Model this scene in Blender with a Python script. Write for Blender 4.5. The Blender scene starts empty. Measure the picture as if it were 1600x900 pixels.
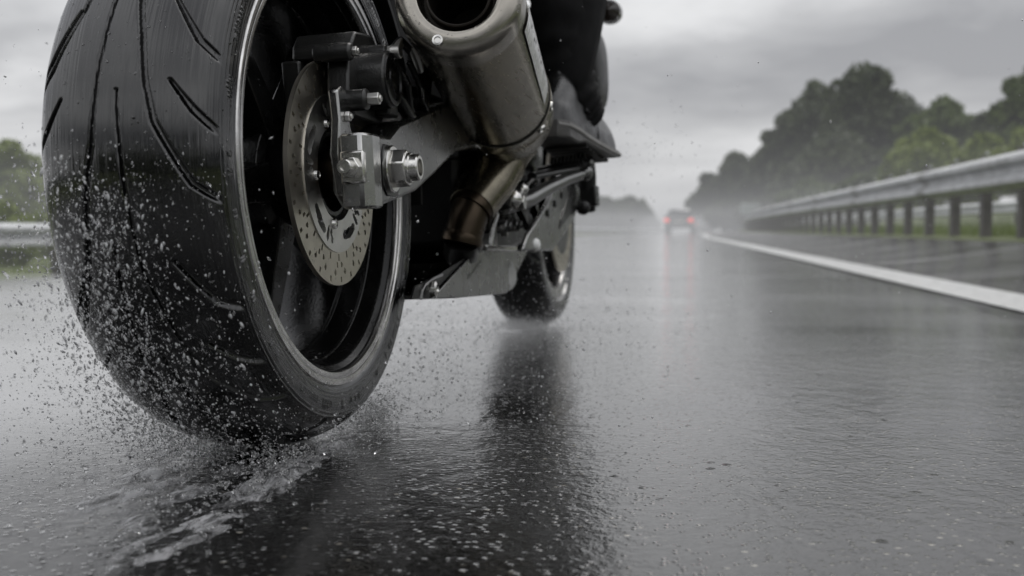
import bpy, math, random
import numpy as np
from mathutils import Vector, Matrix, Quaternion

random.seed(7)
rng = np.random.default_rng(11)
scene = bpy.context.scene
COL = scene.collection
PI = math.pi
rad = math.radians

# ------------------------------------------------------------------ materials
def new_mat(name):
    m = bpy.data.materials.new(name)
    m.use_nodes = True
    nt = m.node_tree
    for n in list(nt.nodes):
        nt.nodes.remove(n)
    out = nt.nodes.new('ShaderNodeOutputMaterial')
    return m, nt, out

class NT:
    def __init__(s, nt): s.nt = nt
    def n(s, typ, **kw):
        nd = s.nt.nodes.new('ShaderNode' + typ)
        for k, v in kw.items():
            if k.startswith('i_'):
                nd.inputs[k[2:].replace('_', ' ')].default_value = v
            else:
                setattr(nd, k, v)
        return nd
    def l(s, a, b): s.nt.links.new(a, b)
    def math(s, op, a, b=None, clamp=False):
        nd = s.n('Math', operation=op); nd.use_clamp = clamp
        for i, v in enumerate((a, b)):
            if v is None: continue
            if isinstance(v, (int, float)): nd.inputs[i].default_value = v
            else: s.l(v, nd.inputs[i])
        return nd.outputs[0]
    def noise(s, vec, scale, detail=3, rough=.5, dist=0.):
        nd = s.n('TexNoise'); nd.inputs['Scale'].default_value = scale
        nd.inputs['Detail'].default_value = detail; nd.inputs['Roughness'].default_value = rough
        nd.inputs['Distortion'].default_value = dist
        if vec is not None: s.l(vec, nd.inputs['Vector'])
        return nd.outputs['Fac']
    def ramp(s, fac, stops):
        nd = s.n('ValToRGB'); s.l(fac, nd.inputs[0])
        el = nd.color_ramp.elements
        while len(el) < len(stops): el.new(0.5)
        for e, (p, c) in zip(el, stops):
            e.position = p
            e.color = (c, c, c, 1) if isinstance(c, (int, float)) else (*c, 1)
        return nd.outputs[0]
    def mapr(s, fac, a, b, c, d):
        nd = s.n('MapRange'); s.l(fac, nd.inputs[0])
        for i, v in enumerate((a, b, c, d)): nd.inputs[i + 1].default_value = v
        return nd.outputs[0]
    def mapping(s, vec, scale=(1, 1, 1), rot=(0, 0, 0)):
        nd = s.n('Mapping'); nd.inputs['Scale'].default_value = scale; nd.inputs['Rotation'].default_value = rot
        s.l(vec, nd.inputs['Vector']); return nd.outputs[0]
    def bump(s, h, strength, dist, normal=None):
        nd = s.n('Bump'); nd.inputs['Strength'].default_value = strength; nd.inputs['Distance'].default_value = dist
        s.l(h, nd.inputs['Height'])
        if normal is not None: s.l(normal, nd.inputs['Normal'])
        return nd.outputs[0]

def std_mat(name, col, rough=.4, metal=0., coat=0., coat_rough=.1, var=.35, nscale=40., rvar=.12,
            bump=0., bscale=300., wet=0., aniso=0., stretch=(1, 1, 1), spec=.5, emis=None, grime=0.):
    """Principled surface with colour and roughness variation, fine bump and water beads."""
    m, nt, out = new_mat(name); t = NT(nt)
    b = t.n('BsdfPrincipled'); t.l(b.outputs[0], out.inputs[0])
    tc = t.n('TexCoord').outputs['Object']
    v = t.mapping(tc, stretch)
    nz = t.noise(v, nscale, 5, .6)
    lo = tuple(c * (1 - var) for c in col); hi = tuple(min(1, c * (1 + var)) for c in col)
    colr = t.ramp(nz, [(.25, lo), (.75, hi)])
    if grime > 0:
        g = t.noise(tc, 9., 6, .65, .6)
        gm = t.mapr(g, .42, .68, 0., grime)
        mx = t.n('MixRGB'); t.l(gm, mx.inputs[0]); t.l(colr, mx.inputs[1]); mx.inputs[2].default_value = (*(c * .42 for c in col), 1)
        colr = mx.outputs[0]
    t.l(colr, b.inputs['Base Color'])
    nz2 = t.noise(v, nscale * .6, 4, .6)
    t.l(t.mapr(nz2, .25, .75, max(.02, rough - rvar), rough + rvar), b.inputs['Roughness'])
    b.inputs['Metallic'].default_value = metal
    b.inputs['Specular IOR Level'].default_value = spec
    b.inputs['Coat Weight'].default_value = coat
    b.inputs['Coat Roughness'].default_value = coat_rough
    b.inputs['Anisotropic'].default_value = aniso
    nrm = None
    if bump > 0:
        nrm = t.bump(t.noise(v, bscale, 3), bump, .002)
    if wet > 0:
        vo = t.n('TexVoronoi'); vo.inputs['Scale'].default_value = 190.; t.l(tc, vo.inputs['Vector'])
        vo.inputs['Randomness'].default_value = 1.
        ds = t.mapr(vo.outputs['Distance'], 0., .32, 1., 0.)
        sel = t.math('GREATER_THAN', t.noise(tc, 130., 1), .56)
        h = t.math('MULTIPLY', ds, sel)
        nrm = t.bump(h, wet, .0015, nrm)
    if nrm is not None:
        t.l(nrm, b.inputs['Normal'])
        if coat > 0: t.l(nrm, b.inputs['Coat Normal'])
    if emis:
        b.inputs['Emission Color'].default_value = (*emis[:3], 1); b.inputs['Emission Strength'].default_value = emis[3]
    return m

M = {}
M['black_paint'] = std_mat('black wet paint', (.0040, .0040, .0040), .24, 0, .2, .05, wet=0.18, bump=.15, spec=.28)
M['black_plastic'] = std_mat('black plastic', (.006, .006, .006), .42, 0, .12, .12, bump=.25, wet=0.15, spec=.35)
M['cast'] = std_mat('dark cast metal', (.0085, .0085, .0082), .36, .1, .3, .14, bump=.3, bscale=420, wet=0.18, spec=.45)
M['machined'] = std_mat('machined rim lip', (.62, .61, .60), .22, 1., 0, stretch=(1, 6, 1), wet=0.07, rvar=.1, grime=.3)
M['disc'] = std_mat('worn disc steel', (.64, .60, .52), .34, 1., 0, nscale=18, aniso=.4, var=.12, rvar=.08, wet=0.09, grime=.3)
M['carrier'] = std_mat('disc carrier alloy', (.74, .73, .70), .36, 1., 0, var=.1, bump=.06, bscale=500, wet=0.10, grime=.3)
M['alloy'] = std_mat('wet brushed alloy', (.27, .27, .265), .28, 1., .1, .08, var=.10, rvar=.05, bump=.05, bscale=600, wet=0.15, grime=.45, nscale=25)
M['alloy_light'] = std_mat('light milled alloy', (.46, .46, .45), .25, 1., .1, .08, var=.10, rvar=.05, bump=.05, bscale=600, wet=0.15, grime=.35, nscale=25)
M['bright_steel'] = std_mat('bright fastener steel', (.74, .73, .70), .20, 1., 0, var=.08, rvar=.06, wet=0.09, grime=.25)
M['titanium'] = std_mat('brushed titanium sleeve', (.27, .245, .19), .24, 1., 0, var=.12, nscale=30, stretch=(1, 14, 14), rvar=.06, grime=.6, aniso=.3)
M['endcap'] = std_mat('polished end cap', (.44, .415, .37), .24, 1., 0, var=.08, nscale=30, rvar=.06, wet=0.14, grime=.35)
M['bore'] = std_mat('sooty pipe bore', (.03, .026, .022), .5, .6, 0)
M['header'] = std_mat('heat tinted pipe', (.085, .066, .048), .32, 1., 0, nscale=12, rvar=.1, wet=0.12, grime=.5)
M['leather'] = std_mat('wet black leather', (.0075, .0075, .0075), .34, 0, .5, .12, bump=.45, bscale=260, wet=0.09)
M['sole'] = std_mat('grey rubber sole', (.085, .082, .078), .45, 0, .2, .3, bump=.5, bscale=120)
M['welt'] = std_mat('scuffed grey welt', (.20, .195, .185), .5, 0, .1, .3)
M['textile'] = std_mat('black riding textile', (.0065, .0065, .0068), .8, 0, 0, .3, bump=.6, bscale=900, spec=.18)
M['badge'] = std_mat('pale badge plate', (.84, .84, .82), .3, 0, .3, .1, var=.08)
M['ink'] = std_mat('badge print', (.03, .03, .03), .5)
M['glass_dark'] = std_mat('dark lens', (.03, .022, .018), .12, 0, .8, .04)
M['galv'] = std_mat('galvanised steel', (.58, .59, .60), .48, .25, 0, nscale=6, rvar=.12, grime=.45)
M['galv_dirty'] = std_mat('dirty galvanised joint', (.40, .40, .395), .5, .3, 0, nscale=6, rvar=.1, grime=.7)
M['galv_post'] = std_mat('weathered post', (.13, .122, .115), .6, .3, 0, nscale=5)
M['white_steel'] = std_mat('pale barrier', (.62, .63, .64), .5, 0, 0, nscale=4)
M['bark'] = std_mat('bark', (.06, .05, .042), .85, nscale=8, bump=.5, bscale=30)
M['car_paint'] = std_mat('dark car paint', (.022, .022, .026), .22, .2, .8, .05, nscale=3)
M['car_paint_pale'] = std_mat('haze paled car paint', (.30, .31, .32), .3, .6, .6, .05, nscale=3)  # paleness from distance haze is put into the paint
M['car_glass'] = std_mat('car rear glass', (.02, .025, .028), .06, 0, .5, .03)
M['tail_red'] = std_mat('lit tail lamp', (.5, .02, .015), .25, emis=(1., .06, .045, 1.5))
M['tail_red_pale'] = std_mat('lit far tail lamp', (.5, .05, .04), .25, emis=(1., .22, .18, 3.0))  # real lamp, its haze-paled pink is put into the colour
M['sign_face'] = std_mat('pale sign sheet', (.42, .47, .45), .5, .1)
M['plate'] = std_mat('plain registration plate', (.55, .53, .45), .4)

def leaf_mat(name, dark, light, tr=.25):
    m, nt, out = new_mat(name); t = NT(nt)
    tc = t.n('TexCoord').outputs['Object']
    nz = t.noise(tc, .55, 4, .6); fine = t.noise(tc, 9., 2, .6)
    f = t.math('ADD', t.math('MULTIPLY', nz, .7), t.math('MULTIPLY', fine, .3))
    col = t.ramp(f, [(.32, dark), (.68, light)])
    b = t.n('BsdfPrincipled'); b.inputs['Roughness'].default_value = .5
    t.l(col, b.inputs['Base Color'])
    tl = t.n('BsdfTranslucent'); t.l(col, tl.inputs['Color'])
    mx = t.n('MixShader'); mx.inputs[0].default_value = tr
    t.l(b.outputs[0], mx.inputs[1]); t.l(tl.outputs[0], mx.inputs[2]); t.l(mx.outputs[0], out.inputs[0])
    return m
M['leaf_dark'] = leaf_mat('dark foliage', (.026, .040, .016), (.105, .132, .052))
M['leaf_mid'] = leaf_mat('mid foliage', (.042, .070, .016), (.150, .202, .046))
M['leaf_bright'] = leaf_mat('bright foliage', (.13, .175, .028), (.29, .35, .075))
M['grass'] = leaf_mat('grass blades', (.10, .14, .035), (.24, .30, .09))

def water_mat(name, white, transm, rough=.08, alpha=1.):
    m, nt, out = new_mat(name); t = NT(nt)
    b = t.n('BsdfPrincipled'); b.inputs['Base Color'].default_value = (white, white, white * 1.01, 1)
    b.inputs['Roughness'].default_value = rough; b.inputs['IOR'].default_value = 1.33
    b.inputs['Transmission Weight'].default_value = transm
    t.l(b.outputs[0], out.inputs[0]); return m
M['drop'] = water_mat('spray drops', 1., .92, .0)
def fleck_mat():
    m, nt, out = new_mat('white water flecks'); t = NT(nt)
    d = t.n('BsdfDiffuse'); d.inputs['Color'].default_value = (.95, .95, .96, 1)
    tl = t.n('BsdfTranslucent'); tl.inputs['Color'].default_value = (.95, .95, .96, 1)
    g = t.n('BsdfGlossy'); g.inputs['Roughness'].default_value = .05
    a = t.n('MixShader'); a.inputs[0].default_value = .5; t.l(d.outputs[0], a.inputs[1]); t.l(tl.outputs[0], a.inputs[2])
    fr = t.n('Fresnel'); fr.inputs['IOR'].default_value = 1.33
    b = t.n('MixShader'); t.l(fr.outputs[0], b.inputs[0]); t.l(a.outputs[0], b.inputs[1]); t.l(g.outputs[0], b.inputs[2]); t.l(b.outputs[0], out.inputs[0])
    return m
M['drop_soft'] = fleck_mat()

# tyre rubber: black, wet, streaked along the rolling direction
def tyre_mat():
    m, nt, out = new_mat('wet tyre rubber'); t = NT(nt)
    uv = t.n('UVMap'); uv.uv_map = 'tread'
    v = uv.outputs[0]
    b = t.n('BsdfPrincipled'); t.l(b.outputs[0], out.inputs[0])
    tc = t.n('TexCoord').outputs['Object']
    col = t.ramp(t.noise(tc, 60, 5, .65), [(.3, (.0014, .0014, .0015)), (.75, (.0040, .0040, .0041))])
    t.l(col, b.inputs['Base Color'])
    streak = t.noise(t.mapping(v, (5., 70., 1.)), 1., 5, .62, .4)
    blot = t.noise(t.mapping(v, (9., 24., 1.)), 1., 4, .6)
    r = t.math('ADD', t.math('MULTIPLY', streak, .34), t.math('MULTIPLY', blot, .16))
    t.l(t.mapr(r, .16, .34, .12, .38), b.inputs['Roughness'])
    b.inputs['Coat Weight'].default_value = 1.
    b.inputs['Coat IOR'].default_value = 1.72
    b.inputs['Specular IOR Level'].default_value = .05
    t.l(t.mapr(streak, .3, .7, .015, .09), b.inputs['Coat Roughness'])
    h = t.noise(t.mapping(v, (5., 58., 1.)), 1., 4, .55)
    n1 = t.bump(h, .42, .0026)
    vo = t.n('TexVoronoi'); vo.inputs['Scale'].default_value = 150.; t.l(tc, vo.inputs['Vector'])
    ds = t.mapr(vo.outputs['Distance'], 0., .3, 1., 0.)
    sel = t.math('GREATER_THAN', t.noise(tc, 110., 1), .64)
    n3 = t.bump(t.math('MULTIPLY', ds, sel), .35, .002, n1)
    t.l(n3, b.inputs['Normal']); t.l(n3, b.inputs['Coat Normal'])
    return m
M['tyre'] = tyre_mat()

def road_mat(name='rain soaked asphalt', lo=.01, hi=.065, gain=1.35):
    m, nt, out = new_mat(name); t = NT(nt)
    b = t.n('BsdfPrincipled')
    p = t.n('TexCoord').outputs['Object']
    # stone chips in the binder
    vo = t.n('TexVoronoi'); vo.inputs['Scale'].default_value = 150.; t.l(p, vo.inputs['Vector'])
    cell = t.n('SeparateColor'); t.l(vo.outputs['Color'], cell.inputs[0])
    chip = t.math('GREATER_THAN', cell.outputs[0], .90)
    core = t.mapr(vo.outputs['Distance'], .15, .5, 1., 0.)
    cm = t.math('MULTIPLY', t.math('MULTIPLY', chip, core), t.math('MULTIPLY', t.mapr(t.noise(p, 7., 3, .6), .42, .62, 0., 1.), cell.outputs[2]))
    basec = t.ramp(t.noise(p, 70, 5, .7), [(.3, (.0025, .0025, .0023)), (.7, (.009, .0088, .008))])
    mx = t.n('MixRGB'); t.l(cm, mx.inputs[0]); t.l(basec, mx.inputs[1]); mx.inputs[2].default_value = (.42, .39, .33, 1)
    big = t.noise(t.mapping(p, (.35, 1.6, 1.)), 1., 4, .55)
    t.l(mx.outputs[0], b.inputs['Base Color'])
    b.inputs['Roughness'].default_value = .55
    b.inputs['Specular IOR Level'].default_value = .04
    # aggregate relief under the water
    agg = t.math('ADD', t.mapr(vo.outputs['Distance'], 0., .6, 1., 0.), t.math('MULTIPLY', t.noise(p, 420, 3), .5))
    t.l(t.bump(agg, .7, .004), b.inputs['Normal'])
    # the water film: ripples, rain pits, stone tips coming through
    rip1 = t.noise(t.mapping(p, (1., .8, 1.)), 26., 3, .55, .6)
    rip2 = t.noise(p, 95., 3, .6, .3)
    patch = t.mapr(t.noise(t.mapping(p, (.5, 1.2, 1.)), 1.3, 3, .5), .38, .66, .25, 1.)
    rip = t.math('MULTIPLY', t.math('ADD', t.math('MULTIPLY', rip1, 1.), t.math('ADD', t.math('MULTIPLY', rip2, .46), t.math('MULTIPLY', t.noise(p, 330., 2, .6), .17))), patch)
    n1 = t.bump(rip, .42, .0052)
    tips = t.math('MULTIPLY', t.mapr(vo.outputs['Distance'], .0, .4, 1., 0.), t.math('GREATER_THAN', cell.outputs[1], .62))
    n2 = t.bump(tips, .55, .0020, n1)
    pv = t.n('TexVoronoi'); pv.inputs['Scale'].default_value = 26.; t.l(p, pv.inputs['Vector'])
    pit = t.math('MULTIPLY', t.mapr(pv.outputs['Distance'], 0., .13, 1., 0.), t.math('GREATER_THAN', t.noise(p, 5.5, 2), .5))
    n3 = t.bump(pit, .9, .004, n2)
    gl = t.n('BsdfGlossy'); gl.inputs['Color'].default_value = (1, 1, 1, 1)
    t.l(t.mapr(big, .36, .66, lo, hi), gl.inputs['Roughness'])
    t.l(n3, gl.inputs['Normal'])
    fr = t.n('Fresnel'); fr.inputs['IOR'].default_value = 1.36; t.l(n3, fr.inputs['Normal'])
    ms = t.n('MixShader'); t.l(t.math('MULTIPLY', fr.outputs[0], gain, clamp=True), ms.inputs[0])
    t.l(b.outputs[0], ms.inputs[1]); t.l(gl.outputs[0], ms.inputs[2]); t.l(ms.outputs[0], out.inputs[0])
    return m
M['road'] = road_mat()
M['shoulder'] = road_mat('coarse wet shoulder', .10, .22, .62)

def paint_line_mat():
    m, nt, out = new_mat('wet white road paint'); t = NT(nt)
    b = t.n('BsdfPrincipled'); t.l(b.outputs[0], out.inputs[0])
    p = t.n('TexCoord').outputs['Object']
    col = t.ramp(t.noise(p, 24, 7, .75), [(.34, (.12, .12, .115)), (.46, (.60, .60, .585)), (.8, (.80, .80, .79))])
    t.l(col, b.inputs['Base Color']); b.inputs['Roughness'].default_value = .4
    b.inputs['Coat Weight'].default_value = .5; b.inputs['Coat Roughness'].default_value = .2
    t.l(t.bump(t.noise(p, 150, 3), .5, .003), b.inputs['Normal'])
    return m
M['line'] = paint_line_mat()

def ground_mat():
    m, nt, out = new_mat('wet verge'); t = NT(nt)
    b = t.n('BsdfPrincipled'); t.l(b.outputs[0], out.inputs[0])
    p = t.n('TexCoord').outputs['Object']
    f = t.math('ADD', t.math('MULTIPLY', t.noise(p, .5, 4), .5), t.math('MULTIPLY', t.noise(p, 12, 4), .5))
    t.l(t.ramp(f, [(.3, (.06, .07, .03)), (.5, (.11, .135, .045)), (.72, (.18, .21, .075))]), b.inputs['Base Color'])
    b.inputs['Roughness'].default_value = .8
    t.l(t.bump(t.noise(p, 30, 4), .8, .05), b.inputs['Normal'])
    return m
M['ground'] = ground_mat()

def wake_mat():
    m, nt, out = new_mat('churned water'); t = NT(nt)
    b = t.n('BsdfPrincipled'); t.l(b.outputs[0], out.inputs[0])
    p = t.n('TexCoord').outputs['Object']
    nz = t.noise(t.mapping(p, (1.5, .55, 1.), (0, 0, .2)), 46., 5, .62, .8)
    foam = t.mapr(nz, .33, .66, 0., 1.)
    c = t.ramp(foam, [(0., (.02, .02, .02)), (1., (.66, .66, .67))])
    t.l(c, b.inputs['Base Color'])
    t.l(t.mapr(foam, 0, 1, .05, .25), b.inputs['Roughness'])
    b.inputs['IOR'].default_value = 1.4
    at = t.n('Attribute'); at.attribute_name = 'cover'
    t.l(t.bump(t.noise(t.mapping(p, (1.4, .6, 1.)), 150., 3, .6, .5), .35, .003), b.inputs['Normal'])
    al = t.math('MULTIPLY', at.outputs['Fac'], t.mapr(nz, .28, .58, .08, 1.), clamp=True)
    tr = t.n('BsdfTransparent'); ms = t.n('MixShader')
    t.l(al, ms.inputs[0]); t.l(tr.outputs[0], ms.inputs[1]); t.l(b.outputs[0], ms.inputs[2]); t.l(ms.outputs[0], out.inputs[0])
    return m
M['wake'] = wake_mat()

def fog_mat(name, density, colour):
    """Homogeneous mist: absorbs and emits a set grey glow in place of scattered daylight."""
    m, nt, out = new_mat(name); t = NT(nt)
    ab = t.n('VolumeAbsorption'); ab.inputs['Color'].default_value = (0, 0, 0, 1); ab.inputs['Density'].default_value = density
    em = t.n('Emission'); em.inputs['Color'].default_value = (*colour, 1); em.inputs['Strength'].default_value = density  # glow put in for daylight scattered by the mist
    ad = t.n('AddShader'); t.l(ab.outputs[0], ad.inputs[0]); t.l(em.outputs[0], ad.inputs[1])
    t.l(ad.outputs[0], out.inputs['Volume'])
    return m

# ------------------------------------------------------------------ mesh building
class MB:
    def __init__(s): s.v = []; s.f = []; s.nv = 0
    def add(s, verts, faces):
        o = s.nv
        s.v.extend([tuple(map(float, p)) for p in verts]); s.nv += len(verts)
        s.f.extend([tuple(i + o for i in f) for f in faces]); return s
    def box(s, c, size, rot=None):
        h = [x / 2 for x in size]; pts = []
        R_ = rot if rot is not None else Matrix.Identity(3)
        for sx in (-1, 1):
            for sy in (-1, 1):
                for sz in (-1, 1):
                    pts.append(Vector(c) + R_ @ Vector((sx * h[0], sy * h[1], sz * h[2])))
        return s.add(pts, [(0, 1, 3, 2), (4, 6, 7, 5), (0, 4, 5, 1), (2, 3, 7, 6), (0, 2, 6, 4), (1, 5, 7, 3)])
    def tube(s, pts, radii, n=20, cap=True, ref=(0, 0, 1), closed=False):
        P = [Vector(p) for p in pts]; k = len(P)
        if isinstance(radii, (int, float)): radii = [radii] * k
        rings = []; up = Vector(ref)
        for i, p in enumerate(P):
            if closed: tg = (P[(i + 1) % k] - P[i - 1]).normalized()
            else: tg = (P[min(i + 1, k - 1)] - P[max(i - 1, 0)]).normalized()
            a = up - tg * up.dot(tg)
            if a.length < 1e-4: a = Vector((1, 0, 0)) - tg * tg.x
            a.normalize(); b = tg.cross(a)
            r = radii[i]; ra, rb = (r, r) if isinstance(r, (int, float)) else r
            rings.append([p + a * (ra * math.sin(2 * PI * j / n)) + b * (rb * math.cos(2 * PI * j / n)) for j in range(n)])
        vs = [q for r in rings for q in r]; fs = []
        for i in range(k if closed else k - 1):
            i2 = (i + 1) % k
            for j in range(n):
                j2 = (j + 1) % n
                fs.append((i * n + j, i * n + j2, i2 * n + j2, i2 * n + j))
        if cap and not closed:
            fs.append(tuple(range(n - 1, -1, -1))); fs.append(tuple((k - 1) * n + j for j in range(n)))
        return s.add(vs, fs)
    def lathe(s, prof, o=(0, 0, 0), axis=(0, 1, 0), n=96, a0=0., a1=2 * PI, closed_prof=False):
        """prof = [(along axis, radius)]"""
        ax = Vector(axis).normalized(); o = Vector(o)
        e1 = Vector((1, 0, 0)) - ax * ax.x
        if e1.length < .1: e1 = Vector((0, 0, 1)) - ax * ax.z
        e1.normalize(); e2 = ax.cross(e1)
        full = abs(a1 - a0 - 2 * PI) < 1e-6
        m = n if full else n + 1
        vs = []; k = len(prof)
        for (h, r) in prof:
            for j in range(m):
                a = a0 + (a1 - a0) * j / n
                vs.append(o + ax * h + (e1 * math.cos(a) + e2 * math.sin(a)) * r)
        fs = []
        for i in range(k if closed_prof else k - 1):
            i2 = (i + 1) % k
            for j in range(n):
                j2 = (j + 1) % m
                fs.append((i * m + j, i2 * m + j, i2 * m + j2, i * m + j2))
        return s.add(vs, fs)
    def prism(s, poly, y0, y1):
        """polygon in (x, z) extruded along y"""
        k = len(poly)
        vs = [(x, y0, z) for x, z in poly] + [(x, y1, z) for x, z in poly]
        fs = [tuple(range(k)), tuple(range(2 * k - 1, k - 1, -1))]
        for i in range(k):
            j = (i + 1) % k
            fs.append((i, i + k, j + k, j))
        return s.add(vs, fs)
    def cyl(s, p0, p1, r, n=24, r1=None):
        return s.tube([p0, p1], [r, r if r1 is None else r1], n, ref=(.3, .2, .9))
    def hexa(s, p0, p1, r):
        return s.tube([p0, p1], [r, r], 6, ref=(.1, 0, 1))
    def ball(s, c, r, nu=16, nv=10):
        r = (r, r, r) if isinstance(r, (int, float)) else r
        vs = [(c[0], c[1], c[2] + r[2])]
        for i in range(1, nv):
            a = PI * i / nv
            for j in range(nu):
                b = 2 * PI * j / nu
                vs.append((c[0] + r[0] * math.sin(a) * math.cos(b), c[1] + r[1] * math.sin(a) * math.sin(b), c[2] + r[2] * math.cos(a)))
        vs.append((c[0], c[1], c[2] - r[2])); L = len(vs) - 1; fs = []
        for j in range(nu): fs.append((0, 1 + j, 1 + (j + 1) % nu))
        for i in range(nv - 2):
            for j in range(nu):
                a = 1 + i * nu + j; b = 1 + i * nu + (j + 1) % nu
                fs.append((a, a + nu, b + nu, b))
        for j in range(nu): fs.append((L, 1 + (nv - 2) * nu + (j + 1) % nu, 1 + (nv - 2) * nu + j))
        return s.add(vs, fs)
    def mesh(s, name, sharp=35.):
        me = bpy.data.meshes.new(name); me.from_pydata(s.v, [], s.f)
        import bmesh
        bm = bmesh.new(); bm.from_mesh(me); bmesh.ops.recalc_face_normals(bm, faces=bm.faces); bm.to_mesh(me); bm.free()
        me.shade_smooth()
        if sharp: me.set_sharp_from_angle(angle=rad(sharp))
        return me
    def build(s, name, mat, parent=None, bevel=0., sharp=35., seg=2):
        ob = bpy.data.objects.new(name, s.mesh(name, sharp)); COL.objects.link(ob)
        ob.data.materials.append(mat)
        if parent is not None: ob.parent = parent
        if bevel > 0:
            md = ob.modifiers.new('bevel', 'BEVEL'); md.width = bevel; md.segments = seg
            md.limit_method = 'ANGLE'; md.angle_limit = rad(40); md.harden_normals = False
        return ob

def np_mesh(name, V, Fc, mat, parent=None, smooth=True):
    """V (n,3), Fc (m,k) arrays of one face size"""
    me = bpy.data.meshes.new(name)
    n, k = Fc.shape
    me.vertices.add(len(V)); me.vertices.foreach_set('co', V.astype(np.float32).ravel())
    me.loops.add(n * k); me.loops.foreach_set('vertex_index', Fc.astype(np.int32).ravel())
    me.polygons.add(n); me.polygons.foreach_set('loop_start', np.arange(0, n * k, k, dtype=np.int32))
    me.polygons.foreach_set('use_smooth', np.full(n, smooth))
    me.update(calc_edges=True); me.validate()
    ob = bpy.data.objects.new(name, me); COL.objects.link(ob); me.materials.append(mat)
    if parent is not None: ob.parent = parent
    return ob

def empty(name, loc=(0, 0, 0)):
    o = bpy.data.objects.new(name, None); COL.objects.link(o); o.location = loc
    o.empty_display_size = .1
    return o
def tag(o, label=None, cat=None, group=None, kind=None):
    if label: o['label'] = label
    if cat: o['category'] = cat
    if group: o['group'] = group
    if kind: o['kind'] = kind
    return o

# ------------------------------------------------------------------ camera
H = .2303
YAW, LEAN = rad(12.4306), rad(2.6119)
XC, YC = -.2549, 1.1635
R, WB = .2852, 1.4434
cam = bpy.data.cameras.new('camera'); co = bpy.data.objects.new('camera', cam); COL.objects.link(co)
co.location = (0, 0, H); co.rotation_euler = (rad(90 - 3.116), 0, 0)
cam.lens = 1690 / 1600 * 36; cam.sensor_width = 36; cam.clip_start = .02; cam.clip_end = 3000
cam.dof.use_dof = True; cam.dof.focus_distance = 1.06; cam.dof.aperture_fstop = 5.6; cam.dof.aperture_blades = 9
scene.camera = co

# bike frame: x forward, y left, z up, origin under the rear axle
fw = Vector((math.sin(YAW), math.cos(YAW), 0)); lf = Vector((-fw.y, fw.x, 0)); up = Vector((0, 0, 1))
by = lf * math.cos(LEAN) - up * math.sin(LEAN)
bz = lf * math.sin(LEAN) + up * math.cos(LEAN)
BIKE = Matrix((( fw.x, by.x, bz.x, XC), (fw.y, by.y, bz.y, YC), (fw.z, by.z, bz.z, 0), (0, 0, 0, 1)))
GROUNDB = Matrix(((fw.x, lf.x, 0, XC), (fw.y, lf.y, 0, YC), (0, 0, 1, 0), (0, 0, 0, 1)))   # same without the lean

bike = empty('motorcycle'); bike.matrix_world = BIKE
tag(bike, 'black motorcycle leaning left with a titanium silencer, riding away over the wet road', 'motorcycle')

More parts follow.
